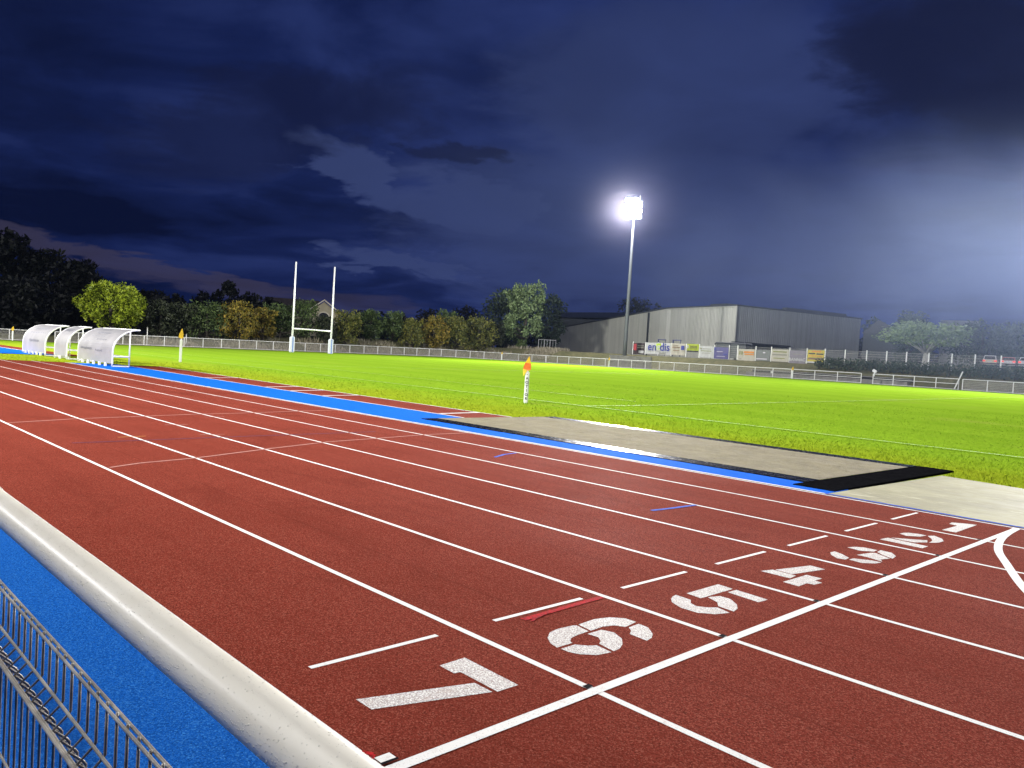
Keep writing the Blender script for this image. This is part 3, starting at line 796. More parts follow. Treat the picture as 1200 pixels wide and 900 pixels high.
# ------------------------------------------------------------------ flags
m_yellow = simple('yellow_flag', (0.72, 0.44, 0.02), 0.6, var=0.1)
m_orange = simple('orange_flag', (0.75, 0.16, 0.03), 0.6, var=0.1)
m_black = simple('black_print', (0.03, 0.03, 0.04), 0.5)
def corner_flag(x, y, label, h=1.0, letters=False, tip=None, lean=0.0, face=None):
    z0 = hz(x, y) - 0.02
    f_ang = math.atan2(CAM.y - y, CAM.x - x) + PI / 2 if face is None else face
    r = thing('corner_flag', label, 'flag post', (x, y, z0), f_ang, 'padded flag posts round the pitch')
    MB().tube([(0, 0, 0), (0, 0, h * 1.50)], 0.020, 8).build('pole', m_white, r, smooth=True)
    pad = MB().box((0, 0, h * 0.53), (0.145, 0.125, h * 1.06), bev=0.03).build('pad', m_white, r)
    fl = MB()
    P_ = [(0.01, 1.56), (-0.06, 1.40), (0.09, 1.40)]
    fl.add([(0.03, -0.035, h * 1.58), (-0.09, -0.05, h * 1.36), (0.10, -0.035, h * 1.34), (0.03, 0.035, h * 1.58), (-0.09, 0.02, h * 1.36), (0.10, 0.035, h * 1.34)],
           [(0, 1, 2), (3, 5, 4), (0, 3, 4, 1), (1, 4, 5, 2), (2, 5, 3, 0)])
    fo = fl.build('flag_top', tip or m_yellow, r)
    f2 = MB().add([(-0.10, -0.055, h * 1.355), (0.105, -0.04, h * 1.335), (0.11, -0.03, h * 1.13), (0.0, -0.07, h * 1.09), (-0.16, -0.04, h * 1.15),
                   (-0.10, 0.02, h * 1.355), (0.105, 0.04, h * 1.335), (0.11, 0.04, h * 1.13), (0.0, 0.04, h * 1.09), (-0.16, 0.02, h * 1.15)],
                  [(0, 1, 2, 3, 4), (9, 8, 7, 6, 5), (0, 5, 6, 1), (1, 6, 7, 2), (2, 7, 8, 3), (3, 8, 9, 4), (4, 9, 5, 0)])
    f2.build('flag_skirt', m_orange if letters else (tip or m_yellow), r)
    if letters:
        MB().add([(-0.16, -0.035, h * 1.14), (-0.02, -0.075, h * 1.08), (-0.14, -0.05, h * 0.90), (-0.16, -0.02, h * 1.14), (-0.02, -0.06, h * 1.08), (-0.14, -0.035, h * 0.90)],
                 [(0, 1, 2), (3, 5, 4), (0, 3, 4, 1), (1, 4, 5, 2), (2, 5, 3, 0)]).build('flag_tail', m_yellow, r)
        for k, ch in enumerate("-AOTIOR"):
            text('letter', ch, 0.125, m_black, r, (-0.002, -0.068, h * (0.97 - 0.135 * k)), (PI / 2, 0, 0), 0.004)
    return r
corner_flag(-16.6, 16.0, 'large white padded flag post with vertical lettering and yellow orange flag', 1.02, True)
corner_flag(-44.1, 15.0, 'white padded flag post with yellow flag just right of the dugouts', 1.25)
corner_flag(-96.0, 17.2, 'distant white flag post with yellow flag behind the farthest dugout', 1.0)
corner_flag(-71.0, 87.0, 'small yellow flag post in front of the rail near the tall mast', 0.9)
corner_flag(-42.8, 87.0, 'small yellow flag post in front of the rail by the bench gap', 0.95)
corner_flag(-93.0, 86.2, 'small yellow flag post at the far corner below the big pale green tree', 0.9)

# ------------------------------------------------------------------ outer rail fence round the pitch
m_post = simple('white_post', (0.80, 0.80, 0.75), 0.5, var=0.1)
m_mesh = simple('grey_mesh', (0.40, 0.39, 0.35), 0.5)
FH = 1.22
def fence_run(label, pts, step=2.5, mid=False, h=FH, name='rail_fence', mesh=True, skip=None):
    x0, y0 = pts[0]
    r = thing(name, label, 'fence', (x0, y0, 0), 0.0, 'white rail fence round the pitch')
    # resample
    P_ = []
    for a, b in zip(pts[:-1], pts[1:]):
        n_ = max(1, round(math.dist(a, b) / step))
        P_ += [(a[0] + (b[0] - a[0]) * i / n_, a[1] + (b[1] - a[1]) * i / n_) for i in range(n_)]
    P_.append(pts[-1])
    pm = MB().box((0, 0, h / 2), (0.075, 0.075, h)).mesh('post', m_post)
    Q_ = [(x - x0, y - y0, gz(x, y) - 0.05) for x, y in P_]
    for q in Q_:
        link('post', pm, r, q)
    MB().tube([(x, y, z + h) for x, y, z in Q_], 0.042, 6).build('top_rail', m_post, r)
    MB().tube([(x, y, z + 0.08) for x, y, z in Q_], 0.03, 6).build('bottom_rail', m_post, r)
    if mid: MB().tube([(x, y, z + h * 0.55) for x, y, z in Q_], 0.035, 6).build('middle_rail', m_post, r)
    if mesh:
        ms = MB()
        for (a, b) in zip(Q_[:-1], Q_[1:]):
            va, vb = Vector(a), Vector(b); dd = (vb - va); l_ = dd.length
            n_ = int(l_ / 0.10)
            sd = Vector((-dd.y, dd.x, 0)).normalized() * 0.009
            dn = dd.normalized() * 0.009
            for i in range(1, n_):
                p = va + dd * i / n_
                ms.add([p - dn + Vector((0, 0, 0.1)), p + dn + Vector((0, 0, 0.1)), p + dn + Vector((0, 0, h - 0.05)), p - dn + Vector((0, 0, h - 0.05))], [(0, 1, 2, 3)])
            for zz_ in (0.25, 0.42, 0.6, 0.78, 0.95):
                ms.add([va + Vector((0, 0, zz_ - 0.009)), vb + Vector((0, 0, zz_ - 0.009)), vb + Vector((0, 0, zz_ + 0.009)), va + Vector((0, 0, zz_ + 0.009))], [(0, 1, 2, 3)])
        mo = ms.build('wire_infill', m_mesh, r); mo['kind'] = 'stuff'
    return r
fence_run('white rail fence with mesh behind the goal, left of the corner', [(-101.5, 22.6), (-101.5, 60), (-101.2, 80), (-100.0, 88.5), (-96.0, 93.0), (-90, 93.5)])
fence_run('short white rail fence at the far left edge of the ground', [(-101.5, 8.0), (-101.5, 20.5)])
fence_run('white rail fence with mesh between the goal end corner and the mast', [(-89.9, 93.52), (-46.2, 93.5)])
fence_run('white rail fence with open middle rail below the yellow banner', [(-46.0, 93.5), (-37.3, 93.5)], mid=True, mesh=False)
fence_run('white rail fence with middle rail right of the gap, before the terrace', [(-35.9, 93.5), (-26.6, 93.5)], mid=True, mesh=False)
fence_run('white rail fence with mesh along the right edge of the photo', [(-26.2, 93.52), (8.0, 93.5)])
# pole leaning on the rail
o = MB().tube([(0, 0, 0), (0.75, -0.1, 2.0)], 0.07, 8).build('leaning_pole', m_post, None, (-26.9, 93.2, gz(-26.9, 93.2)))
tag(o, 'white pole leaning against the rail below the pale tree', 'pole')

# ------------------------------------------------------------------ boundary fence on the bank with banners
BF = thing('boundary_fence', 'grey mesh boundary fence with white posts on top of the bank', 'fence', (-78.0, 101.0, 0))
pm = MB().box((0, 0, 1.05), (0.13, 0.10, 2.1)).mesh('post', m_post)
bxs = [-77.6, -75.1, -72.6, -70.1, -67.35, -65.0, -62.45, -59.9, -58.5, -55.6, -53.2, -50.45, -47.95, -45.4, -42.7, -39.9, -37.4, -35.0, -32.4, -29.8, -27.3, -24.6, -22.0, -19.4]
def btop(x): return gz(x, 101.0) - 0.05
for x in bxs:
    link('post', pm, BF, (x + 78.0, 0, btop(x)))
ms = MB()
for a, b in zip(bxs[:-1], bxs[1:]):
    n_ = int((b - a) / 0.14)
    for i in range(1, n_):
        x = a + (b - a) * i / n_
        ms.add([(x + 78 - 0.008, 0, btop(x) + 0.1), (x + 78 + 0.008, 0, btop(x) + 0.1), (x + 78 + 0.008, 0, btop(x) + 1.95), (x + 78 - 0.008, 0, btop(x) + 1.95)], [(0, 1, 2, 3)])
    for zz_ in (0.12, 0.4, 0.7, 1.0, 1.3, 1.6, 1.93):
        ms.add([(a + 78, 0, btop(a) + zz_ - 0.012), (b + 78, 0, btop(b) + zz_ - 0.012), (b + 78, 0, btop(b) + zz_ + 0.012), (a + 78, 0, btop(a) + zz_ + 0.012)], [(0, 1, 2, 3)])
mo = ms.build('wire_infill', m_mesh, BF); mo['kind'] = 'stuff'
def cl(name, c): return simple(name, c, 0.55, var=0.08, scale=3.0)
b_white = cl('banner_white', (0.465, 0.465, 0.450)); b_cream = cl('banner_cream', (0.435, 0.405, 0.330)); b_dark = cl('banner_dark', (0.05, 0.035, 0.04))
b_purple = cl('banner_purple', (0.098, 0.090, 0.225)); b_green = cl('banner_green', (0.34, 0.40, 0.03)); b_yellow = cl('banner_yellow', (0.495, 0.405, 0.045))
b_mauve = cl('banner_mauve', (0.20, 0.18, 0.21)); b_grey = cl('banner_grey', (0.17, 0.18, 0.17)); t_blue = cl('print_blue', (0.05, 0.06, 0.25)); t_brown = cl('print_brown', (0.20, 0.13, 0.08))
t_orange = cl('print_orange', (0.62, 0.24, 0.04)); t_red = cl('print_red', (0.40, 0.05, 0.06)); t_lime = cl('print_lime', (0.40, 0.55, 0.05)); t_black = cl('print_black', (0.03, 0.03, 0.03)); t_olive = cl('print_olive', (0.18, 0.20, 0.03))
t_grey = cl('print_grey', (0.25, 0.24, 0.20)); t_pale = cl('print_pale', (0.55, 0.52, 0.56))
def banner(x0, x1, z0, z1, mt, label, prints=(), words=()):
    W_ = x1 - x0; h_ = z1 - z0
    r = thing('banner', label, 'banner', ((x0 + x1) / 2, 100.90, z0), 0.0, 'advertising banners hung on the boundary fence')
    mb = MB(); M_ = 8
    for i in range(M_ + 1):
        x = -W_ / 2 + W_ * i / M_; y = 0.025 * math.sin(i * 2.1 + x0)
        mb.v += [(x, y, 0.0), (x, y * 0.5, h_), (x, y + 0.02, 0.0), (x, y * 0.5 + 0.02, h_)]
    for i in range(M_):
        a = 4 * i
        mb.f += [(a, a + 4, a + 5, a + 1), (a + 2, a + 3, a + 7, a + 6), (a + 1, a + 5, a + 7, a + 3), (a, a + 2, a + 6, a + 4)]
    mb.build('sheet', mt, r)
    for (u0, u1, v0, v1, m_) in prints:
        MB().box((W_ * ((u0 + u1) / 2 - 0.5), -0.05, h_ * (v0 + v1) / 2), (W_ * (u1 - u0), 0.012, h_ * (v1 - v0))).build('print', m_, r)
    for (s_, sz, u_, v_, m_, bold) in words:
        text('lettering', s_, sz, m_, r, (W_ * (u_ - 0.5), -0.065, h_ * v_), (PI / 2, 0, 0), bold)
    return r
banner(-77.5, -75.2, 3.0, 4.85, b_dark, 'dark banner with red emblem and white strip, leftmost on the boundary fence',
       [(0.5, 0.96, 0.10, 0.34, b_white), (0.06, 0.30, 0.35, 0.9, t_red), (0.4, 0.95, 0.55, 0.62, t_grey), (0.4, 0.95, 0.72, 0.78, t_grey)])
banner(-75.0, -70.2, 3.15, 4.98, b_white, 'wide white banner reading enedis in blue and green letters', [(0.44, 0.62, 0.38, 0.95, t_lime)],
       [('en', 1.75, 0.27, 0.62, t_blue, 0.03), ('e', 1.75, 0.53, 0.62, b_white, 0.02), ('dis', 1.75, 0.78, 0.62, t_blue, 0.03), ('enedis.fr', 0.4, 0.7, 0.14, t_grey, 0.01)])
banner(-70.05, -67.5, 3.2, 5.0, b_cream, 'cream banner with brown words and a blue square, beside the enedis banner', [(0.72, 0.95, 0.45, 0.82, t_blue), (0.08, 0.62, 0.62, 0.70, t_brown), (0.15, 0.6, 0.36, 0.42, t_brown), (0.08, 0.5, 0.82, 0.86, t_brown)])
banner(-67.2, -65.05, 4.0, 5.0, b_green, 'short yellow green banner with olive lettering and a dark foot', [(0.25, 0.85, 0.35, 0.75, t_olive), (0.02, 0.98, -0.22, -0.02, t_black), (0.05, 0.14, 0.3, 0.8, b_white)])
banner(-64.9, -62.5, 3.05, 4.75, b_white, 'pale banner with thin grey text lines left of the purple banner', [(0.2, 0.8, 0.74, 0.79, t_grey), (0.1, 0.88, 0.55, 0.60, t_olive), (0.2, 0.8, 0.36, 0.40, t_grey), (0.06, 0.14, 0.7, 0.85, t_olive)])
banner(-62.4, -59.95, 2.95, 4.68, b_purple, 'purple blue banner with pale lettering', [(0.02, 0.14, 0.75, 0.95, t_blue), (0.68, 0.94, 0.34, 0.46, t_blue), (0.2, 0.62, 0.60, 0.64, t_pale), (0.2, 0.8, 0.2, 0.23, t_pale)])
banner(-58.4, -55.65, 2.9, 4.55, b_cream, 'cream banner with orange words and a small green mark', [(0.36, 0.95, 0.66, 0.82, t_orange), (0.4, 0.95, 0.50, 0.60, t_orange), (0.10, 0.16, 0.5, 0.82, t_olive), (0.22, 0.28, 0.5, 0.82, t_olive), (0.1, 0.25, 0.08, 0.16, t_grey)])
banner(-55.5, -53.3, 3.0, 4.5, b_grey, 'drab grey see-through banner with pale spots between two cream ones', [(0.5, 0.66, 0.72, 0.84, t_pale), (0.05, 0.8, 0.12, 0.22, t_pale)])
banner(-53.1, -50.55, 3.0, 4.72, b_cream, 'pale cream banner with faded dark lettering in three rows', [(0.1, 0.9, 0.76, 0.84, t_olive), (0.06, 0.92, 0.5, 0.62, t_grey), (0.14, 0.8, 0.24, 0.30, t_olive)])
banner(-50.4, -48.05, 2.85, 4.65, b_mauve, 'dull mauve banner with white lettering across its foot', [(0.2, 0.85, 0.7, 0.74, t_grey)], [('BANNAC', 0.56, 0.5, 0.30, b_white, 0.012)])
banner(-47.8, -45.45, 3.05, 4.8, b_yellow, 'bright yellow banner with dark bands of text, rightmost on the fence', [(0.06, 0.46, 0.68, 0.78, t_black), (0.54, 0.95, 0.66, 0.76, t_black), (0.06, 0.94, 0.26, 0.42, t_brown), (0.1, 0.9, 0.52, 0.58, t_orange), (0.25, 0.8, 0.84, 0.95, t_orange), (0.0, 1.0, 0.0, 0.12, b_white)])

# low concrete wall, terrace steps and small things on the bank
m_greyconc = simple('grey_concrete', (0.24, 0.235, 0.21), 0.8, var=0.2, scale=1.5, bump=0.3)
lw = thing('low_wall', 'low grey concrete wall at the foot of the mast', 'wall', (-73.4, 95.4, 0.8))
for k in range(6):
    MB().box((-3.7 + 1.36 * k, 0, 0.85 + 0.01 * (k % 2)), (1.34, 0.2, 1.9), bev=0.02).build('concrete_slab', m_greyconc, lw)
tr = thing('terrace_steps', 'low concrete terrace steps behind the rail below the dark hedge', 'terrace', (-43.0, 96.0, 0.8))
m_shadowgap = simple('shadow_gap', (0.02, 0.02, 0.02), 0.8)  # near-black strip stands in for the shadow gap of the terrace
for k in range(7):
    MB().box((-9.0 + 3.0 * k, -0.6, 0.28), (2.97, 0.9, 0.50), bev=0.02).build('step', m_greyconc, tr)
    MB().box((-9.0 + 3.0 * k, 0.35, 0.86), (2.97, 0.5, 0.10), bev=0.02).build('seat_slab', m_greyconc, tr)
MB().box((0, 0.62, 0.60), (21, 0.05, 0.7)).build('shadow_strip', m_shadowgap, tr)
o = MB().box((0, 0, 0.36), (0.22, 0.22, 0.72), bev=0.03).build('marker_post', m_post, None, (-49.9, 95.3, gz(-49.9, 95.3)))
tag(o, 'stubby white marker post below the pale cream banners', 'post')
sl = thing('ground_lamp', 'small white box on a stub standing in the hedge left of the pale tree', 'lamp', (-37.1, 96.8, gz(-37.1, 96.8)))
MB().tube([(0, 0, 0), (0, 0, 0.75)], 0.06, 8).build('stub', m_post, sl)
MB().box((0.05, -0.05, 0.92), (0.50, 0.3, 0.34), Matrix.Rotation(0.5, 3, 'Y'), bev=0.05).build('housing', m_white, sl)

# ------------------------------------------------------------------ vegetation
def leaf_b(c0, c1, c2):
    def b(t):
        i = t.island(); p = t.pos()
        n = t.noise(p, 0.9, 4.0)
        f = t.m('ADD', t.m('MULTIPLY', i, 0.6), t.m('MULTIPLY', n, 0.5))
        c = t.ramp(f, [(0.2, c0), (0.55, c1), (0.9, c2)])
        return {'Base Color': c, 'Roughness': 0.55, 'Specular IOR Level': 0.3}
    return b
LEAF = {
 'lime': material('leaf_lime', leaf_b((0.10, 0.14, 0.006), (0.23, 0.29, 0.014), (0.36, 0.42, 0.024))),
 'dark': material('leaf_unlit', leaf_b((0.0015, 0.002, 0.0015), (0.0025, 0.0035, 0.002), (0.005, 0.006, 0.0035))),  # near-black leaf colour makes these trees read as unlit; shade is in the colour
 'olive': material('leaf_olive', leaf_b((0.014, 0.018, 0.008), (0.030, 0.038, 0.017), (0.058, 0.066, 0.032))),
 'green': material('leaf_green', leaf_b((0.026, 0.046, 0.014), (0.062, 0.095, 0.027), (0.115, 0.155, 0.044))),
 'orange': material('leaf_orange', leaf_b((0.07, 0.075, 0.014), (0.19, 0.155, 0.022), (0.36, 0.235, 0.03))),
 'gold': material('leaf_gold', leaf_b((0.045, 0.062, 0.016), (0.115, 0.125, 0.027), (0.24, 0.215, 0.04))),
 'sage': material('leaf_sage', leaf_b((0.085, 0.13, 0.05), (0.17, 0.24, 0.095), (0.27, 0.34, 0.15))),
 'teal': material('leaf_teal', leaf_b((0.020, 0.036, 0.022), (0.042, 0.066, 0.038), (0.075, 0.105, 0.060))),
 'dry': material('leaf_dry', leaf_b((0.14, 0.12, 0.075), (0.26, 0.23, 0.155), (0.38, 0.34, 0.24))),
}
m_bark = simple('bark', (0.055, 0.045, 0.034), 0.9, var=0.35, scale=5, bump=0.5)
m_palebark = simple('pale_bark', (0.34, 0.33, 0.30), 0.8, var=0.2, scale=4)
def leaf_mesh(name, clumps, n_, size, mat, seed, droop=0.0, flat=0.0):
    r_ = np.random.default_rng(seed)
    cl_ = np.array(clumps, float)
    vol = cl_[:, 3] * cl_[:, 4] * cl_[:, 5]; pr = vol ** 0.7; pr /= pr.sum()
    k = r_.choice(len(cl_), n_, p=pr)
    d = r_.normal(size=(n_, 3)); d /= np.linalg.norm(d, axis=1)[:, None]
    rad = r_.random(n_) ** 0.42
    c = cl_[k, :3] + d * rad[:, None] * cl_[k, 3:6] + r_.normal(0, 0.05, (n_, 3)) * cl_[k, 3:6]
    a = r_.normal(size=(n_, 3)) * np.array([1, 1, 1 - flat]); a[:, 2] -= droop; a /= np.linalg.norm(a, axis=1)[:, None]
    b = np.cross(a, r_.normal(size=(n_, 3))); b /= np.linalg.norm(b, axis=1)[:, None]
    s = size * r_.uniform(0.6, 1.4, n_)[:, None]
    V_ = np.stack([c - a * s, c + b * s * 0.45, c + a * s, c - b * s * 0.45], 1).reshape(-1, 3)
    I = np.arange(n_ * 4).reshape(-1, 4)
    me_ = bpy.data.meshes.new(name)
    me_.from_pydata(V_.tolist(), [], I.tolist())
    me_.materials.append(mat)
    return me_
def tree(name, label, cat, x, y, w_, zb, zt, kind, seed, group=None, trunk=0.22, n_=1500, size=0.32, shape='round', bark=None, droop=0.0, k_cl=16, lobes=(0.30, 0.48)):
    r_ = random.Random(seed)
    g0 = gz(x, y) - 0.1
    root = thing(name, label, cat, (x, y, g0), r_.uniform(0, 6), group)
    Ht = zt - g0; cb = Ht * trunk; R_ = w_ / 2; ch = Ht - cb
    clumps = []
    for i in range(k_cl):
        t = (i + 0.5) / k_cl
        if shape == 'round':
            rr = R_ * math.sqrt(max(0.05, 1 - (2 * t - 1.0) ** 2)) * 0.78
        elif shape == 'cone':
            rr = R_ * (1.0 - 0.75 * t) * 0.8
        elif shape == 'flat':
            rr = R_ * (0.55 + 0.35 * math.sin(t * PI)) * 0.9; t = 0.35 + 0.6 * t
        else:
            rr = R_ * (0.85 - 0.25 * t) * 0.85
        th_ = i * 2.4 + r_.uniform(-0.4, 0.4)
        q = rr * math.sqrt(r_.uniform(0.15, 1.0))
        cs = R_ * r_.uniform(*lobes)
        if shape == 'flat':
            clumps.append((q * math.cos(th_), q * math.sin(th_), cb + ch * t, cs * 1.2, cs * 1.2, ch * 0.16))
        else:
            zc = cb + ch * (0.08 + 0.84 * t)
            zc = min(zc, Ht - cs * 0.75)
            clumps.append((q * math.cos(th_), q * math.sin(th_), zc, cs, cs, cs * 0.85))
    # stray sprays give the crown an uneven outline
    for i in range(k_cl // 2):
        th_ = r_.uniform(0, 2 * PI); t = r_.uniform(0.2, 0.95)
        if shape == 'flat': t = 0.45 + 0.3 * t
        q = R_ * r_.uniform(0.7, 0.98) * (math.sqrt(max(0.1, 1 - (2 * t - 1) ** 2)) if shape == 'round' else 0.8)
        cs = R_ * r_.uniform(0.12, 0.2)
        clumps.append((q * math.cos(th_), q * math.sin(th_), min(cb + ch * t, Ht - cs), cs, cs, cs * (0.5 if shape == 'flat' else 0.9)))
    tk = MB()
    r0 = max(0.06, R_ * 0.07)
    tk.tube([(0, 0, 0), (r_.uniform(-.1, .1), r_.uniform(-.1, .1), cb * 0.6), (r_.uniform(-.2, .2), r_.uniform(-.2, .2), cb + ch * 0.35), (0, 0, cb + ch * 0.75)], [r0 * 1.3, r0, r0 * 0.7, r0 * 0.25], 8)
    for c in clumps[:10]:
        zs = min(cb + ch * 0.3, max(cb * 0.8, c[2] * 0.55))
        tk.tube([(0, 0, zs), (c[0] * 0.5, c[1] * 0.5, zs + (c[2] - zs) * 0.6), (c[0] * 0.95, c[1] * 0.95, c[2])], [r0 * 0.5, r0 * 0.3, r0 * 0.1], 5)
    tk.build('trunk', bark or m_bark, root, smooth=True)
    link('crown', leaf_mesh('crown', clumps, n_, size, LEAF[kind], seed, droop, 0.5 if shape == 'flat' else 0.0), root)
    return root
GT = 'dark trees along the left end of the ground'
tree('broadleaf_tree', 'bright lime green tree lit by the floodlights behind the dugouts', 'tree', -108.0, 30.6, 9.6, 1.3, 7.9, 'lime', 11, None, 0.20, 7000, 0.22, k_cl=28, lobes=(0.17, 0.36))
for i, (x, y, w_, zb, zt, lb) in enumerate([
    (-124.0, 22.0, 8.0, 0, 14.6, 'tallest black tree at the left edge of the photo'),
    (-122.0, 26.6, 9.4, 0, 12.2, 'broad black tree behind the farthest dugout'),
    (-122.0, 30.6, 7.0, 0, 11.2, 'rounded black tree just left above the lime green tree'),
    (-116.0, 22.2, 10.0, 0, 7.6, 'low black tree at the left edge below the tallest one')]):
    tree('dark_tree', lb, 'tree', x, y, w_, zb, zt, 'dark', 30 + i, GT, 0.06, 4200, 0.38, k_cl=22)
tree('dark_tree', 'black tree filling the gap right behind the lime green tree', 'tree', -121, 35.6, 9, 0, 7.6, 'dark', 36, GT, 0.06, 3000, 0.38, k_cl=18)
GS = 'shrubs along the bank behind the goal'
for i, (x, y, w_, zt, kd, lb) in enumerate([
    (-108.0, 36.8, 5.3, 6.2, 'olive', 'dull olive shrub just right of the lime green tree'),
    (-109.0, 39.9, 5.0, 5.9, 'olive', 'second dull olive shrub right of the lime green tree'),
    (-108.0, 43.1, 6.1, 6.7, 'green', 'round mid green shrub left of the orange one'),
    (-107.0, 47.4, 5.1, 6.9, 'orange', 'bright orange autumn shrub left of the goal'),
    (-108.0, 51.6, 3.6, 6.6, 'orange', 'narrow orange shrub beside the bright orange one'),
    (-109.0, 54.8, 4.6, 7.1, 'green', 'dark green shrub left of the goal post'),
    (-109.0, 58.5, 5.1, 8.4, 'green', 'tall green shrub behind the left goal post'),
    (-107.0, 61.4, 3.3, 5.9, 'olive', 'low olive shrub under the house gable'),
    (-107.0, 65.1, 4.4, 7.2, 'gold', 'golden shrub just right of the right goal post'),
    (-109.0, 71.1, 4.5, 7.9, 'green', 'green shrub right of the golden one by the goal'),
    (-109.0, 75.4, 4.0, 7.7, 'green', 'upright green shrub in the middle of the bank'),
    (-107.0, 78.2, 4.5, 7.1, 'gold', 'brownish gold shrub left of the golden pair'),
    (-107.0, 82.8, 4.6, 7.5, 'orange', 'orange brown shrub in the middle of the bank'),
    (-112.0, 89.5, 4.3, 9.6, 'green', 'taller bright green shrub rising behind the golden row'),
    (-107.0, 87.8, 4.5, 8.0, 'gold', 'golden shrub in front of the taller green one'),
    (-107.0, 93.2, 5.5, 8.4, 'gold', 'wide golden shrub nearest the big pale green tree'),
    (-109.0, 98.9, 3.9, 7.9, 'olive', 'dark olive shrub at the foot of the big pale green tree')]):
    tree('shrub', lb, 'shrub', x, y, w_ * 1.32, 2, zt + 0.25 * math.sin(i * 2.7), kd, 60 + i, GS, 0.02, 2500, 0.19, shape='bush' if i % 3 else 'round', droop=0.9 if kd in ('gold', 'orange') else 0.2, k_cl=26, lobes=(0.18, 0.42))
GB = 'black treetops on the skyline behind the bank'
for i, (x, y, w_, zt, lb) in enumerate([
    (-128.0, 42.7, 6.6, 8.4, 'black treetop right behind the lime green tree'), (-130.0, 47.0, 6.3, 8.2, 'low black treetop above the olive shrubs'),
    (-132.0, 52.2, 6.3, 9.3, 'black treetop above the round mid green shrub'), (-130.0, 56.0, 6.0, 11.2, 'highest black treetop above the bright orange shrub'),
    (-130.0, 60.1, 5.8, 9.7, 'black treetop left of the house roof'), (-131.0, 64.6, 5.4, 9.2, 'black treetop touching the left end of the house roof'),
    (-140.0, 90.0, 8.0, 9.0, 'low black treetop right of the house'), (-140.0, 99.0, 8.0, 8.6, 'long low black treetop above the middle of the bank'),
    (-140.0, 107.5, 10.0, 10.7, 'black treetop above the golden shrubs'), (-140.0, 118.3, 9.2, 12.6, 'black treetop left of the big pale green tree')]):
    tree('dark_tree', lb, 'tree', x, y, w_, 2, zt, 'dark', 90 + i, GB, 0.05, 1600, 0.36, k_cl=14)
tree('broadleaf_tree', 'dark bulky tree left behind the big pale green tree', 'tree', -122.8, 115.1, 13.0, 4, 15.8, 'teal', 110, None, 0.05, 4200, 0.34, k_cl=22)
tree('broadleaf_tree', 'dark bulky tree between the big pale tree and the hangar', 'tree', -122.1, 127.1, 9.5, 4, 16.0, 'teal', 111, None, 0.05, 3200, 0.34, k_cl=18)
tree('broadleaf_tree', 'big pale green feathery tree left of the hangar', 'tree', -110.2, 107.9, 10.4, 4, 16.4, 'sage', 112, None, 0.12, 5600, 0.26, shape='bush', droop=-0.9, k_cl=34, lobes=(0.16, 0.34))
tree('shrub', 'small dark green bush at the foot of the big pale green tree', 'shrub', -104.7, 102.2, 2.8, 3, 4.7, 'green', 113, None, 0.03, 700, 0.16, shape='bush', k_cl=10)
tree('dark_tree', 'domed dark treetop showing above the hangar roof', 'tree', -161.4, 211.8, 18.5, 13, 23.6, 'olive', 114, None, 0.05, 3000, 0.5, k_cl=20)
tree('dark_tree', 'dark tree right beside the end of the hangar', 'tree', -67.7, 173.7, 7.5, 7, 14.6, 'teal', 115, None, 0.05, 2200, 0.34, k_cl=16)
tree('dark_tree', 'dark hazy tree behind the pale spreading tree', 'tree', -54.7, 157.2, 9.0, 7, 15.0, 'teal', 116, None, 0.05, 2600, 0.34, k_cl=16)
tree('dark_tree', 'broad hazy tree right of the pale spreading tree', 'tree', -44.7, 165.6, 13.0, 6, 13.7, 'teal', 117, None, 0.05, 3200, 0.36, k_cl=20)
tree('dark_tree', 'hazy tree behind the parked cars at the right edge', 'tree', -36.5, 162.3, 10.0, 6, 13.4, 'teal', 118, None, 0.05, 2600, 0.36, k_cl=16)
tree('spreading_tree', 'pale flat-topped spreading tree on the bank at the right', 'tree', -33.5, 103.2, 11.6, 3, 8.8, 'sage', 119, None, 0.34, 3600, 0.22, shape='flat', bark=m_palebark, k_cl=26)
# far wooded ridge that closes the view behind everything
cls = []
for i in range(150):
    b_ = math.radians(-4 + 92 * i / 149 + rng.uniform(-0.3, 0.3)); d_ = rng.uniform(255, 285)
    x, y = CAM.x - d_ * math.sin(b_), CAM.y + d_ * math.cos(b_)
    hh_ = rng.uniform(7, 10.5)
    cls.append((x, y, gz(x, y) + hh_ * 0.42, rng.uniform(4, 6.5), rng.uniform(4, 6.5), hh_ * 0.58))
o = link('far_woods', leaf_mesh('far_woods', cls, 26000, 0.85, LEAF['dark'], 77)); tag(o, 'dark wooded skyline far behind the ground', 'woods'); o['kind'] = 'stuff'
# clipped hedge along the bank
hd = thing('hedge', 'long dark green hedge along the bank at the right', 'hedge', (-45.0, 98.6, 0))
cls = []
for i in range(56):
    x = i * 0.75; zg = gz(-45 + x, 98.6)
    cls.append((x, rng.uniform(-0.15, 0.15), zg + 0.75 + rng.uniform(-0.08, 0.1), 0.72, 0.6, 0.85))
link('foliage', leaf_mesh('foliage', cls, 9000, 0.15, LEAF['teal'], 5), hd)
tk = MB()
for i in range(0, 56, 3):
    zg = gz(-45 + i * 0.75, 98.6); tk.tube([(i * 0.75, 0, zg - 0.1), (i * 0.75, 0, zg + 0.9)], [0.05, 0.02], 5)
tk.build('stems', m_bark, hd)
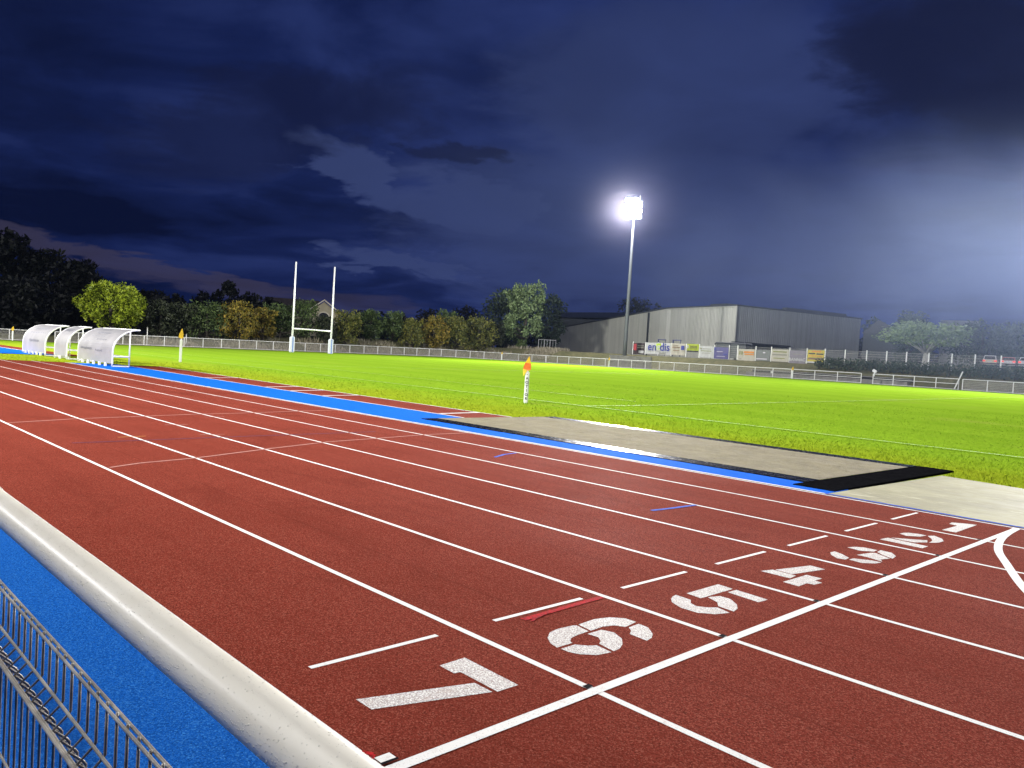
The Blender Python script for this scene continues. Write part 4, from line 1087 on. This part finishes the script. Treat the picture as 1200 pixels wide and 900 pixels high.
# dry grass on the bank
NBk = 16000
yy = nrg.uniform(30, 104, NBk); xx = -103.2 - nrg.random(NBk) ** 1.4 * 5.0
nz = np.sin(yy * 0.55) + np.sin(yy * 1.3 + 1) * 0.7 + nrg.normal(0, 0.5, NBk)
kp = nz > 0.0
xx, yy = xx[kp], yy[kp]
x2 = nrg.uniform(-100, -93, 1800); y2 = nrg.uniform(96.5, 103, 1800)
xx = np.concatenate([xx, x2]); yy = np.concatenate([yy, y2])
zz0 = G(xx, yy) - 0.12
n = len(xx); hh = nrg.uniform(0.25, 0.8, n); ww = nrg.uniform(0.03, 0.07, n); t_ = nrg.uniform(0, 6.28, n)
V = np.empty((n, 3, 3))
V[:, 0] = np.stack([xx - ww * np.cos(t_), yy - ww * np.sin(t_), zz0], 1)
V[:, 1] = np.stack([xx + ww * np.cos(t_), yy + ww * np.sin(t_), zz0], 1)
V[:, 2] = np.stack([xx + nrg.normal(0, .15, n), yy + nrg.normal(0, .15, n), zz0 + hh], 1)
me = bpy.data.meshes.new('dry_grass'); me.from_pydata(V.reshape(-1, 3).tolist(), [], np.arange(n * 3).reshape(-1, 3).tolist())
me.materials.append(LEAF['dry'])
o = link('dry_grass', me); tag(o, 'pale dry grass tufts on the bank behind the rail', 'dry grass'); o['kind'] = 'stuff'

# ------------------------------------------------------------------ the hangar
def clad_b(c):
    def b(t):
        p = t.pos()
        st = t.noise(t.vm('MULTIPLY', p, (1.6, 1.6, 0.05)), 1.0, 5.0, 0.65)
        n = t.noise(p, 0.25, 5.0)
        k = t.m('ADD', t.m('MULTIPLY', st, 0.65), t.m('MULTIPLY', n, 0.35))
        cc = t.mix(t.rng(k, 0.35, 0.65), tuple(x * 0.88 for x in c), tuple(x * 1.10 for x in c))
        return {'Base Color': cc, 'Roughness': 0.5, 'Metallic': 0.1}
    return b
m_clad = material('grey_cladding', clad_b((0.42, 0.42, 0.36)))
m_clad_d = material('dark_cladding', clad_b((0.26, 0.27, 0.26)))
m_roof = simple('dark_roof', (0.05, 0.055, 0.06), 0.6)
m_trim = simple('dark_trim', (0.035, 0.04, 0.045), 0.5)
Pc = Vector((-73.5, 125.3, 0)); dA = Vector((-0.953, 0.302, 0)); dB = Vector((0.337, 0.941, 0)); dB = (dB - dA * dB.dot(dA)).normalized()
ZB, ZT, ZL = 2.8, 13.0, 9.0
hg = thing('hangar', 'large grey metal clad hangar behind the banners', 'hangar', tuple(Pc + Vector((0, 0, ZB))))
def hp(a, b, z): return tuple(dA * a + dB * b + Vector((0, 0, z - ZB)))
def eave(a): return ZT if a <= 20.5 else ZT - (ZT - ZL) * (a - 20.5) / (66 - 20.5)
ci = MB()
a_ = 0.0; step_ = 2.4
outA = -dB
k = 0
while a_ < 65.9:
    a2 = min(a_ + step_, 66.0)
    if a_ < 20.5 < a2: a2 = 20.5
    wv = MB(); nr = 6
    pts = []
    for i in range(nr * 4 + 1):
        q = a_ + 0.015 + (a2 - a_ - 0.03) * i / (nr * 4)
        off = -0.05 if (i % 4) in (1, 2) else 0.0
        pts.append((q, off))
    for q, off in pts:
        wv.v += [hp(q, off, ZB), hp(q, off, eave(q) - 0.02)]
    wv.f = [(2 * i, 2 * i + 2, 2 * i + 3, 2 * i + 1) for i in range(len(pts) - 1)]
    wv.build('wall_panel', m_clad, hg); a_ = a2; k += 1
b_ = 0.0
while b_ < 31.9:
    b2 = min(b_ + 2.7, 32.0)
    wv = MB(); pts = []
    for i in range(25):
        q = b_ + 0.015 + (b2 - b_ - 0.03) * i / 24
        pts.append((q, -0.05 if (i % 4) in (1, 2) else 0.0))
    for q, off in pts:
        wv.v += [hp(off, q, ZB), hp(off, q, ZT - 0.02)]
    wv.f = [(2 * i, 2 * i + 2, 2 * i + 3, 2 * i + 1) for i in range(len(pts) - 1)]
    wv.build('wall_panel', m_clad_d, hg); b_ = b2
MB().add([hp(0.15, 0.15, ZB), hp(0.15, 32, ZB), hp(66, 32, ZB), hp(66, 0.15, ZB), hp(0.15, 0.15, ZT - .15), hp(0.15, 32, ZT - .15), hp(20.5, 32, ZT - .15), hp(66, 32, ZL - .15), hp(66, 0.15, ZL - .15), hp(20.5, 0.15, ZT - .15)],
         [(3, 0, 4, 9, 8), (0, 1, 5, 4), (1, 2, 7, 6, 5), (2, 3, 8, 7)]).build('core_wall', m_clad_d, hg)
MB().add([hp(-0.2, -0.2, ZT), hp(-0.2, 32.2, ZT), hp(20.5, 32.2, ZT), hp(20.5, -0.2, ZT), hp(66.3, 32.2, ZL), hp(66.3, -0.2, ZL),
          hp(-0.2, -0.2, ZT + .25), hp(-0.2, 32.2, ZT + .25), hp(20.5, 32.2, ZT + .25), hp(20.5, -0.2, ZT + .25), hp(66.3, 32.2, ZL + .25), hp(66.3, -0.2, ZL + .25)],
         [(0, 1, 2, 3), (3, 2, 4, 5), (6, 9, 8, 7), (9, 11, 10, 8), (0, 3, 9, 6), (3, 5, 11, 9), (1, 0, 6, 7), (5, 4, 10, 11), (4, 2, 8, 10), (2, 1, 7, 8)]).build('roof', m_roof, hg)
rotA = Matrix(((dA.x, dB.x, 0), (dA.y, dB.y, 0), (0, 0, 1)))
def hbox(a, b, z, sa, sb, sz, mt, name):
    return MB().box(hp(a, b, z), (sa, sb, sz), rotA).build(name, mt, hg)
hbox(26.5, -0.12, 7.6, 0.55, 0.18, 9.5, m_trim, 'downpipe')
hbox(10.0, -0.10, ZT - 0.12, 20.0, 0.12, 0.22, m_clad, 'eave_trim')
hbox(-0.10, -0.10, 8.0, 0.22, 0.22, 10.0, m_clad, 'corner_trim')
hbox(-0.12, 6.5, 5.6, 0.2, 12.5, 1.3, m_trim, 'window_band')
hbox(-0.5, 6.0, 6.45, 1.0, 13.5, 0.16, m_trim, 'canopy')
hbox(12.0, 16.0, 13.75, 5.0, 20.0, 1.0, m_roof, 'roof_monitor')
hbox(2.5, 22.0, 13.6, 1.2, 16.0, 0.6, m_roof, 'roof_unit')
# dark framed shelter in front of the hangar
sh = thing('glass_shelter', 'dark framed glazed shelter standing in front of the hangar corner', 'shelter', (-67.0, 112.0, gz(-67, 112)))
def shbar(p, q, r_=0.11): MB().tube([p, q], r_, 6).build('frame_bar', m_trim, sh)
gzs = 5.75 - gz(-67, 112)
for p, q in (((-2.9, 0, gzs - 1.2), (-2.0, 0, gzs)), ((-2.0, 0, gzs), (3.4, 0, gzs)), ((0.6, 0, 0), (0.6, 0, gzs)), ((3.4, 0, 0), (3.4, 0, gzs)), ((-2.9, 0, 0), (-2.9, 0, gzs - 1.2)),
             ((-2.9, 2, 0), (-2.9, 2, gzs - 1.2)), ((3.4, 2, 0), (3.4, 2, gzs)), ((-2.0, 2, gzs), (3.4, 2, gzs))):
    shbar(p, q)
m_glass = material('tinted_glass', lambda t: {'Base Color': (0.10, 0.11, 0.11), 'Roughness': 0.12, 'Transmission Weight': 0.4, 'IOR': 1.1})
MB().add([(-2.0, 0.03, 0.2), (0.55, 0.03, 0.2), (0.55, 0.03, gzs - .08), (-2.0, 0.03, gzs - .08)], [(0, 1, 2, 3)]).build('pane', m_glass, sh)
MB().add([(0.65, 0.03, 0.2), (3.35, 0.03, 0.2), (3.35, 0.03, gzs - .08), (0.65, 0.03, gzs - .08)], [(0, 1, 2, 3)]).build('pane', m_glass, sh)
m_bluef = simple('blue_frame', (0.05, 0.06, 0.14), 0.5)
for i, (x, lb) in enumerate(((-74.2, 'blue grey hoop frame above the enedis banner, nearer the mast'), (-71.3, 'blue grey hoop frame above the right end of the enedis banner'))):
    fr = thing('hoop_frame', lb, 'frame', (x, 104.0, gz(x, 104)), 0, 'blue grey hoop frames behind the banners')
    zt_ = 5.6 - gz(x, 104)
    MB().tube([(-0.65, 0, 0), (-0.65, 0, zt_)], 0.11, 6).build('post', m_bluef, fr)
    MB().tube([(0.75, 0, 0), (0.75, 0, zt_)], 0.06, 6).build('post', m_bluef, fr)
    MB().tube([(-0.75, 0, zt_), (0.85, 0, zt_)], 0.09, 6).build('top_bar', m_bluef, fr)
# second hall behind
m_hall = simple('far_hall', (0.055, 0.062, 0.06), 0.8, var=0.15, scale=0.2)
fh = thing('far_hall', 'wide dark hall with low roof behind the hangar', 'hall', (-152.0, 182.0, 3.5), math.atan2(14.3, 17.0))
MB().box((0, 6, 5.0), (30, 12, 10.5)).build('wall', m_hall, fh)
MB().add([(-15.5, -0.6, 10.3), (15.5, -0.6, 11.8), (15.5, 6, 13.8), (-15.5, 6, 12.2), (15.5, 12.6, 11.8), (-15.5, 12.6, 10.3)], [(0, 1, 2, 3), (3, 2, 4, 5), (0, 3, 5), (1, 4, 2), (0, 5, 4, 1)]).build('roof', m_roof, fh)
# pale low building at the right
m_palewall = simple('pale_render', (0.30, 0.30, 0.28), 0.8)
pb = thing('pale_building', 'pale roofed building showing above the spreading tree', 'building', (-50.4, 170.5, 4.0), 0.27)
MB().box((0, 3, 4.5), (6.4, 6, 9.0)).build('wall', m_palewall, pb)
MB().add([(-3.5, -0.4, 8.9), (3.5, -0.4, 8.9), (3.5, 3, 10.2), (-3.5, 3, 10.2), (3.5, 6.4, 8.9), (-3.5, 6.4, 8.9)], [(0, 1, 2, 3), (3, 2, 4, 5), (0, 3, 5), (1, 4, 2), (0, 5, 4, 1)]).build('roof', m_palewall, pb)
dbl = thing('dark_building', 'low dark building with a sloping roof at the right end of the hangar', 'building', (-60.0, 158.0, 4.0), 0.35)
MB().box((0, 4, 3.2), (7.5, 8, 6.6)).build('wall', m_hall, dbl)
MB().add([(-4, -0.3, 6.4), (4, -0.3, 6.4), (-1.2, -0.3, 9.0), (-4, 8.3, 6.4), (4, 8.3, 6.4), (-1.2, 8.3, 9.0)], [(0, 1, 2), (5, 4, 3), (0, 2, 5, 3), (1, 4, 5, 2), (0, 3, 4, 1)]).build('roof', m_roof, dbl)

# house behind the goal
m_render = simple('cream_render', (0.36, 0.32, 0.21), 0.85, var=0.12, scale=1.0)
m_tile = simple('brown_tiles', (0.040, 0.030, 0.026), 0.8, var=0.25, scale=2.0)
m_verge = simple('pale_verge', (0.6, 0.55, 0.42), 0.7)
m_dwin = simple('dark_window', (0.015, 0.016, 0.02), 0.15)
hs = thing('house', 'cream rendered house with gable and arched window behind the goal', 'house', (-137.0, 75.6, 2.4), math.radians(61))
# local frame: +x runs to the right along the facade, -y faces the pitch
MB().box((-4.0, 5.2, 2.0), (13.0, 8.0, 5.2)).build('wall', m_render, hs)
MB().add([(-10.8, 0.9, 4.5), (2.8, 0.9, 4.5), (1.6, 5.0, 7.7), (-8.6, 5.0, 7.7), (2.8, 9.5, 4.5), (-10.8, 9.5, 4.5)], [(0, 1, 2, 3), (3, 2, 4, 5), (0, 3, 5), (1, 4, 2), (0, 5, 4, 1)]).build('roof', m_tile, hs)
MB().add([(-0.2, 0, -0.5), (5.2, 0, -0.5), (5.2, 0, 5.3), (2.5, 0, 7.3), (-0.2, 0, 5.3), (-0.2, 5, -0.5), (5.2, 5, -0.5), (5.2, 5, 5.3), (2.5, 5, 7.3), (-0.2, 5, 5.3)],
         [(0, 1, 2, 3, 4), (9, 8, 7, 6, 5), (0, 5, 6, 1), (1, 6, 7, 2), (4, 9, 5, 0), (2, 7, 8, 3), (3, 8, 9, 4)]).build('gable_wall', m_render, hs)
MB().box((1.0, -0.2, 6.55), (4.0, 0.5, 0.20), Matrix.Rotation(-math.radians(36.5), 3, 'Y')).build('verge', m_verge, hs)
MB().box((4.0, -0.2, 6.55), (4.0, 0.5, 0.20), Matrix.Rotation(math.radians(36.5), 3, 'Y')).build('verge', m_verge, hs)
aw = MB(); P_ = [(1.5, 2.2), (3.5, 2.2), (3.5, 4.3)] + [(2.5 + 1.0 * math.cos(t), 4.3 + 0.9 * math.sin(t)) for t in np.linspace(0.2, PI - 0.2, 9)] + [(1.5, 4.3)]
aw.add([(x, -0.03, z) for x, z in P_], [tuple(range(len(P_)))])
win = aw.build('arched_window', m_dwin, hs)
af = MB().tube([(1.4, -0.06, 2.2), (1.4, -0.06, 4.3)] + [(2.5 + 1.1 * math.cos(t), -0.06, 4.3 + 1.0 * math.sin(t)) for t in np.linspace(PI - 0.1, 0.1, 11)] + [(3.6, -0.06, 4.3), (3.6, -0.06, 2.2)], 0.13, 6)
af.build('window_frame', m_verge, win)

# white gate panel near the hangar, slim posts on the left
wg = thing('white_gate', 'small white barred gate between the big tree and the hangar', 'gate', (-111.6, 116.2, gz(-111.6, 116.2)), 0.76)
gh = 5.3 - gz(-111.6, 116.2)
for k in range(7):
    MB().tube([(-1.8 + 0.6 * k, 0, 0), (-1.8 + 0.6 * k, 0, gh)], 0.07 if k in (0, 2, 4) else 0.035, 6).build('bar', m_post, wg)
for z_ in (0.3, gh - 0.1):
    MB().tube([(-1.8, 0.08, z_), (1.8, 0.08, z_)], 0.05, 6).build('rail', m_post, wg)
for x, y, h_, lb in ((-104.0, 33.8, 2.2, 'slim pale post behind the rail below the lime green tree'), (-104.0, 38.8, 1.6, 'slim pale post behind the rail below the olive shrubs')):
    o = MB().tube([(0, 0, -0.1), (0, 0, h_)], 0.05, 8).build('slim_post', m_post, None, (x, y, gz(x, y))); tag(o, lb, 'post')

# ------------------------------------------------------------------ parked cars beyond the hedge (seen from behind)
m_tyre = simple('tyre', (0.015, 0.015, 0.015), 0.8); m_rim = simple('rim', (0.4, 0.4, 0.4), 0.4, metal=0.6)
m_carglass = simple('car_glass', (0.02, 0.022, 0.025), 0.08)
m_tail = material('tail_light', lambda t: {'Base Color': (0.5, 0.02, 0.02), 'Emission Color': (1.0, 0.06, 0.04), 'Emission Strength': 1.6, 'Roughness': 0.2})
m_amber = simple('amber_reflector', (0.85, 0.42, 0.05), 0.3)
def car(x, y, rot, paint, roofc, label, tall=1.5):
    z0 = gz(x, y) - 0.1
    r = thing('parked_car', label, 'car', (x, y, z0), rot, 'cars parked beyond the hedge')
    W2_ = 0.88
    sec = [(-2.1, 0.35, 0.62), (-2.1, 0.45, 0.85), (-1.9, 0.9, 0.86), (0.9, 0.92, 0.88), (1.9, 0.78, 0.84), (2.1, 0.5, 0.72)]
    bd = MB()
    prof_ = [(-2.1, 0.32), (-2.12, 0.55), (-2.05, 0.92), (-1.0, 0.98), (0.9, 0.95), (1.7, 0.80), (2.1, 0.58), (2.12, 0.32)]
    for s in (-1, 1):
        bd.v += [(s * W2_ * (0.9 if abs(yy_) > 2 else 1.0), yy_, zz_) for yy_, zz_ in prof_]
    m_ = len(prof_)
    bd.f = [tuple(range(m_)), tuple(range(2 * m_ - 1, m_ - 1, -1))] + [(i, i + m_, (i + 1) % m_ + m_, (i + 1) % m_) for i in range(m_)]
    bd.build('body', paint, r)
    cb = MB(); top = tall
    cp = [(-1.95, 0.95), (-1.65, top), (0.2, top + 0.02), (1.0, 0.96)]
    for s in (-1, 1): cb.v += [(s * (0.78 if z_ < 1.2 else 0.64), y_, z_) for y_, z_ in cp]
    cb.f = [(0, 1, 2, 3), (7, 6, 5, 4)] + [(i, i + 4, (i + 1) % 4 + 4, (i + 1) % 4) for i in range(4)]
    cb.build('cabin', roofc, r)
    MB().add([(-0.66, -1.93, 1.02), (0.66, -1.93, 1.02), (0.56, -1.70, top - .08), (-0.56, -1.70, top - .08)], [(0, 1, 2, 3)]).build('rear_window', m_carglass, r)
    for s in (-1, 1):
        MB().add([(s * 0.765, -1.5, 1.02), (s * 0.765, 0.75, 1.02), (s * 0.665, 0.15, top - .08), (s * 0.665, -1.45, top - .08)], [(0, 1, 2, 3)]).build('side_window', m_carglass, r)
        MB().box((s * 0.66, -2.115, 0.80), (0.30, 0.05, 0.16), bev=0.015).build('tail_light', m_tail, r)
        for yy_ in (-1.3, 1.35):
            wh = MB().tube([(s * 0.70, yy_, 0.31), (s * 0.90, yy_, 0.31)], 0.31, 16).build('wheel', m_tyre, r)
            MB().tube([(s * 0.86, yy_, 0.31), (s * 0.912, yy_, 0.31)], 0.19, 12).build('rim', m_rim, wh)
    MB().box((0, -2.13, 0.46), (1.62, 0.10, 0.18), bev=0.03).build('bumper', m_trim, r)
    MB().box((0, -2.125, 0.72), (0.52, 0.02, 0.11)).build('number_plate', m_white, r)
    return r
p_cream = simple('cream_paint', (0.72, 0.66, 0.40), 0.3, coat=0.5); p_white = simple('white_paint', (0.78, 0.77, 0.74), 0.3, coat=0.5); p_red = simple('red_paint', (0.45, 0.05, 0.04), 0.3, coat=0.5)
GC = None
car(-30.5, 119.0, 0.20, p_cream, p_white, 'cream yellow car with white roof parked behind the hedge', 1.55)
car(-28.3, 119.2, 0.17, p_white, p_red, 'white car with dark red cabin parked between two others', 1.4)
car(-26.2, 119.0, 0.14, p_white, p_white, 'white car parked at the right edge of the photo', 1.45)

# ------------------------------------------------------------------ haze in the lamp light
def volume_box(name, x0, x1, y0, y1, z0, z1, density, aniso, label):
    mv = bpy.data.materials.new(name + '_volume'); mv.use_nodes = True
    t = NT(mv.node_tree)
    out = t.n('ShaderNodeOutputMaterial'); pv = t.n('ShaderNodeVolumePrincipled')
    pv.inputs['Color'].default_value = (0.50, 0.64, 1.0, 1); pv.inputs['Density'].default_value = density; pv.inputs['Anisotropy'].default_value = aniso
    t.t.links.new(pv.outputs[0], out.inputs['Volume'])
    mb = MB().box(((x0 + x1) / 2, (y0 + y1) / 2, (z0 + z1) / 2), (x1 - x0, y1 - y0, z1 - z0))
    o = mb.build(name, mv); o['kind'] = 'stuff'; tag(o, label, 'haze')
    return o
volume_box('haze', -640, 640, -640, 640, -2.0, 40.0, HAZE_DENSITY, 0.6, 'thin damp haze hanging over the whole ground')

# smoke drifting through the lamp light, and a mist ball added for the lamp halo
def smoke(name, label, loc, rad, density, power, nscale, namp, aniso, col):
    mv = bpy.data.materials.new(name + '_volume'); mv.use_nodes = True
    t = NT(mv.node_tree)
    out = t.n('ShaderNodeOutputMaterial'); pv = t.n('ShaderNodeVolumePrincipled')
    oc = t.n('ShaderNodeTexCoord').outputs['Object']
    r = t.n('ShaderNodeVectorMath', operation='LENGTH'); t.set(r.inputs[0], t.vm('DIVIDE', oc, rad))
    q = r.outputs['Value']
    if namp:
        n = t.noise(oc, nscale, 4.0, 0.6, 0.8)
        q = t.m('ADD', q, t.m('MULTIPLY', t.m('SUBTRACT', n, 0.5), namp))
    fall = t.m('POWER', t.rng(q, 1.0, 0.0), power)
    t.set(pv.inputs['Density'], t.m('MULTIPLY', fall, density))
    pv.inputs['Color'].default_value = (*col, 1); pv.inputs['Anisotropy'].default_value = aniso
    t.t.links.new(pv.outputs[0], out.inputs['Volume'])
    bm = bmesh.new(); bmesh.ops.create_icosphere(bm, subdivisions=3, radius=1.04)
    for v in bm.verts: v.co = Vector((v.co.x * rad[0], v.co.y * rad[1], v.co.z * rad[2]))
    me_ = bpy.data.meshes.new(name); bm.to_mesh(me_); bm.free(); me_.materials.append(mv)
    o_ = link(name, me_, None, loc); o_['kind'] = 'stuff'
    tag(o_, label, 'smoke')
smoke('smoke', 'pale drifting smoke glowing in the lamp light at the right edge', (-23.0, 79.0, 11.0), (37.0, 24.0, 17.0), SMOKE_DENSITY, 1.3, 0.05, 0.9, 0.2, (0.55, 0.68, 1.0))
smoke('lamp_halo', 'mist ball added to give the glaring lamps of the tall mast a halo', (-75.4, 96.0, 25.6), (16.0, 16.0, 14.0), 0.0013, 2.0, 0.1, 0.0, 0.3, (0.84, 0.80, 1.0))
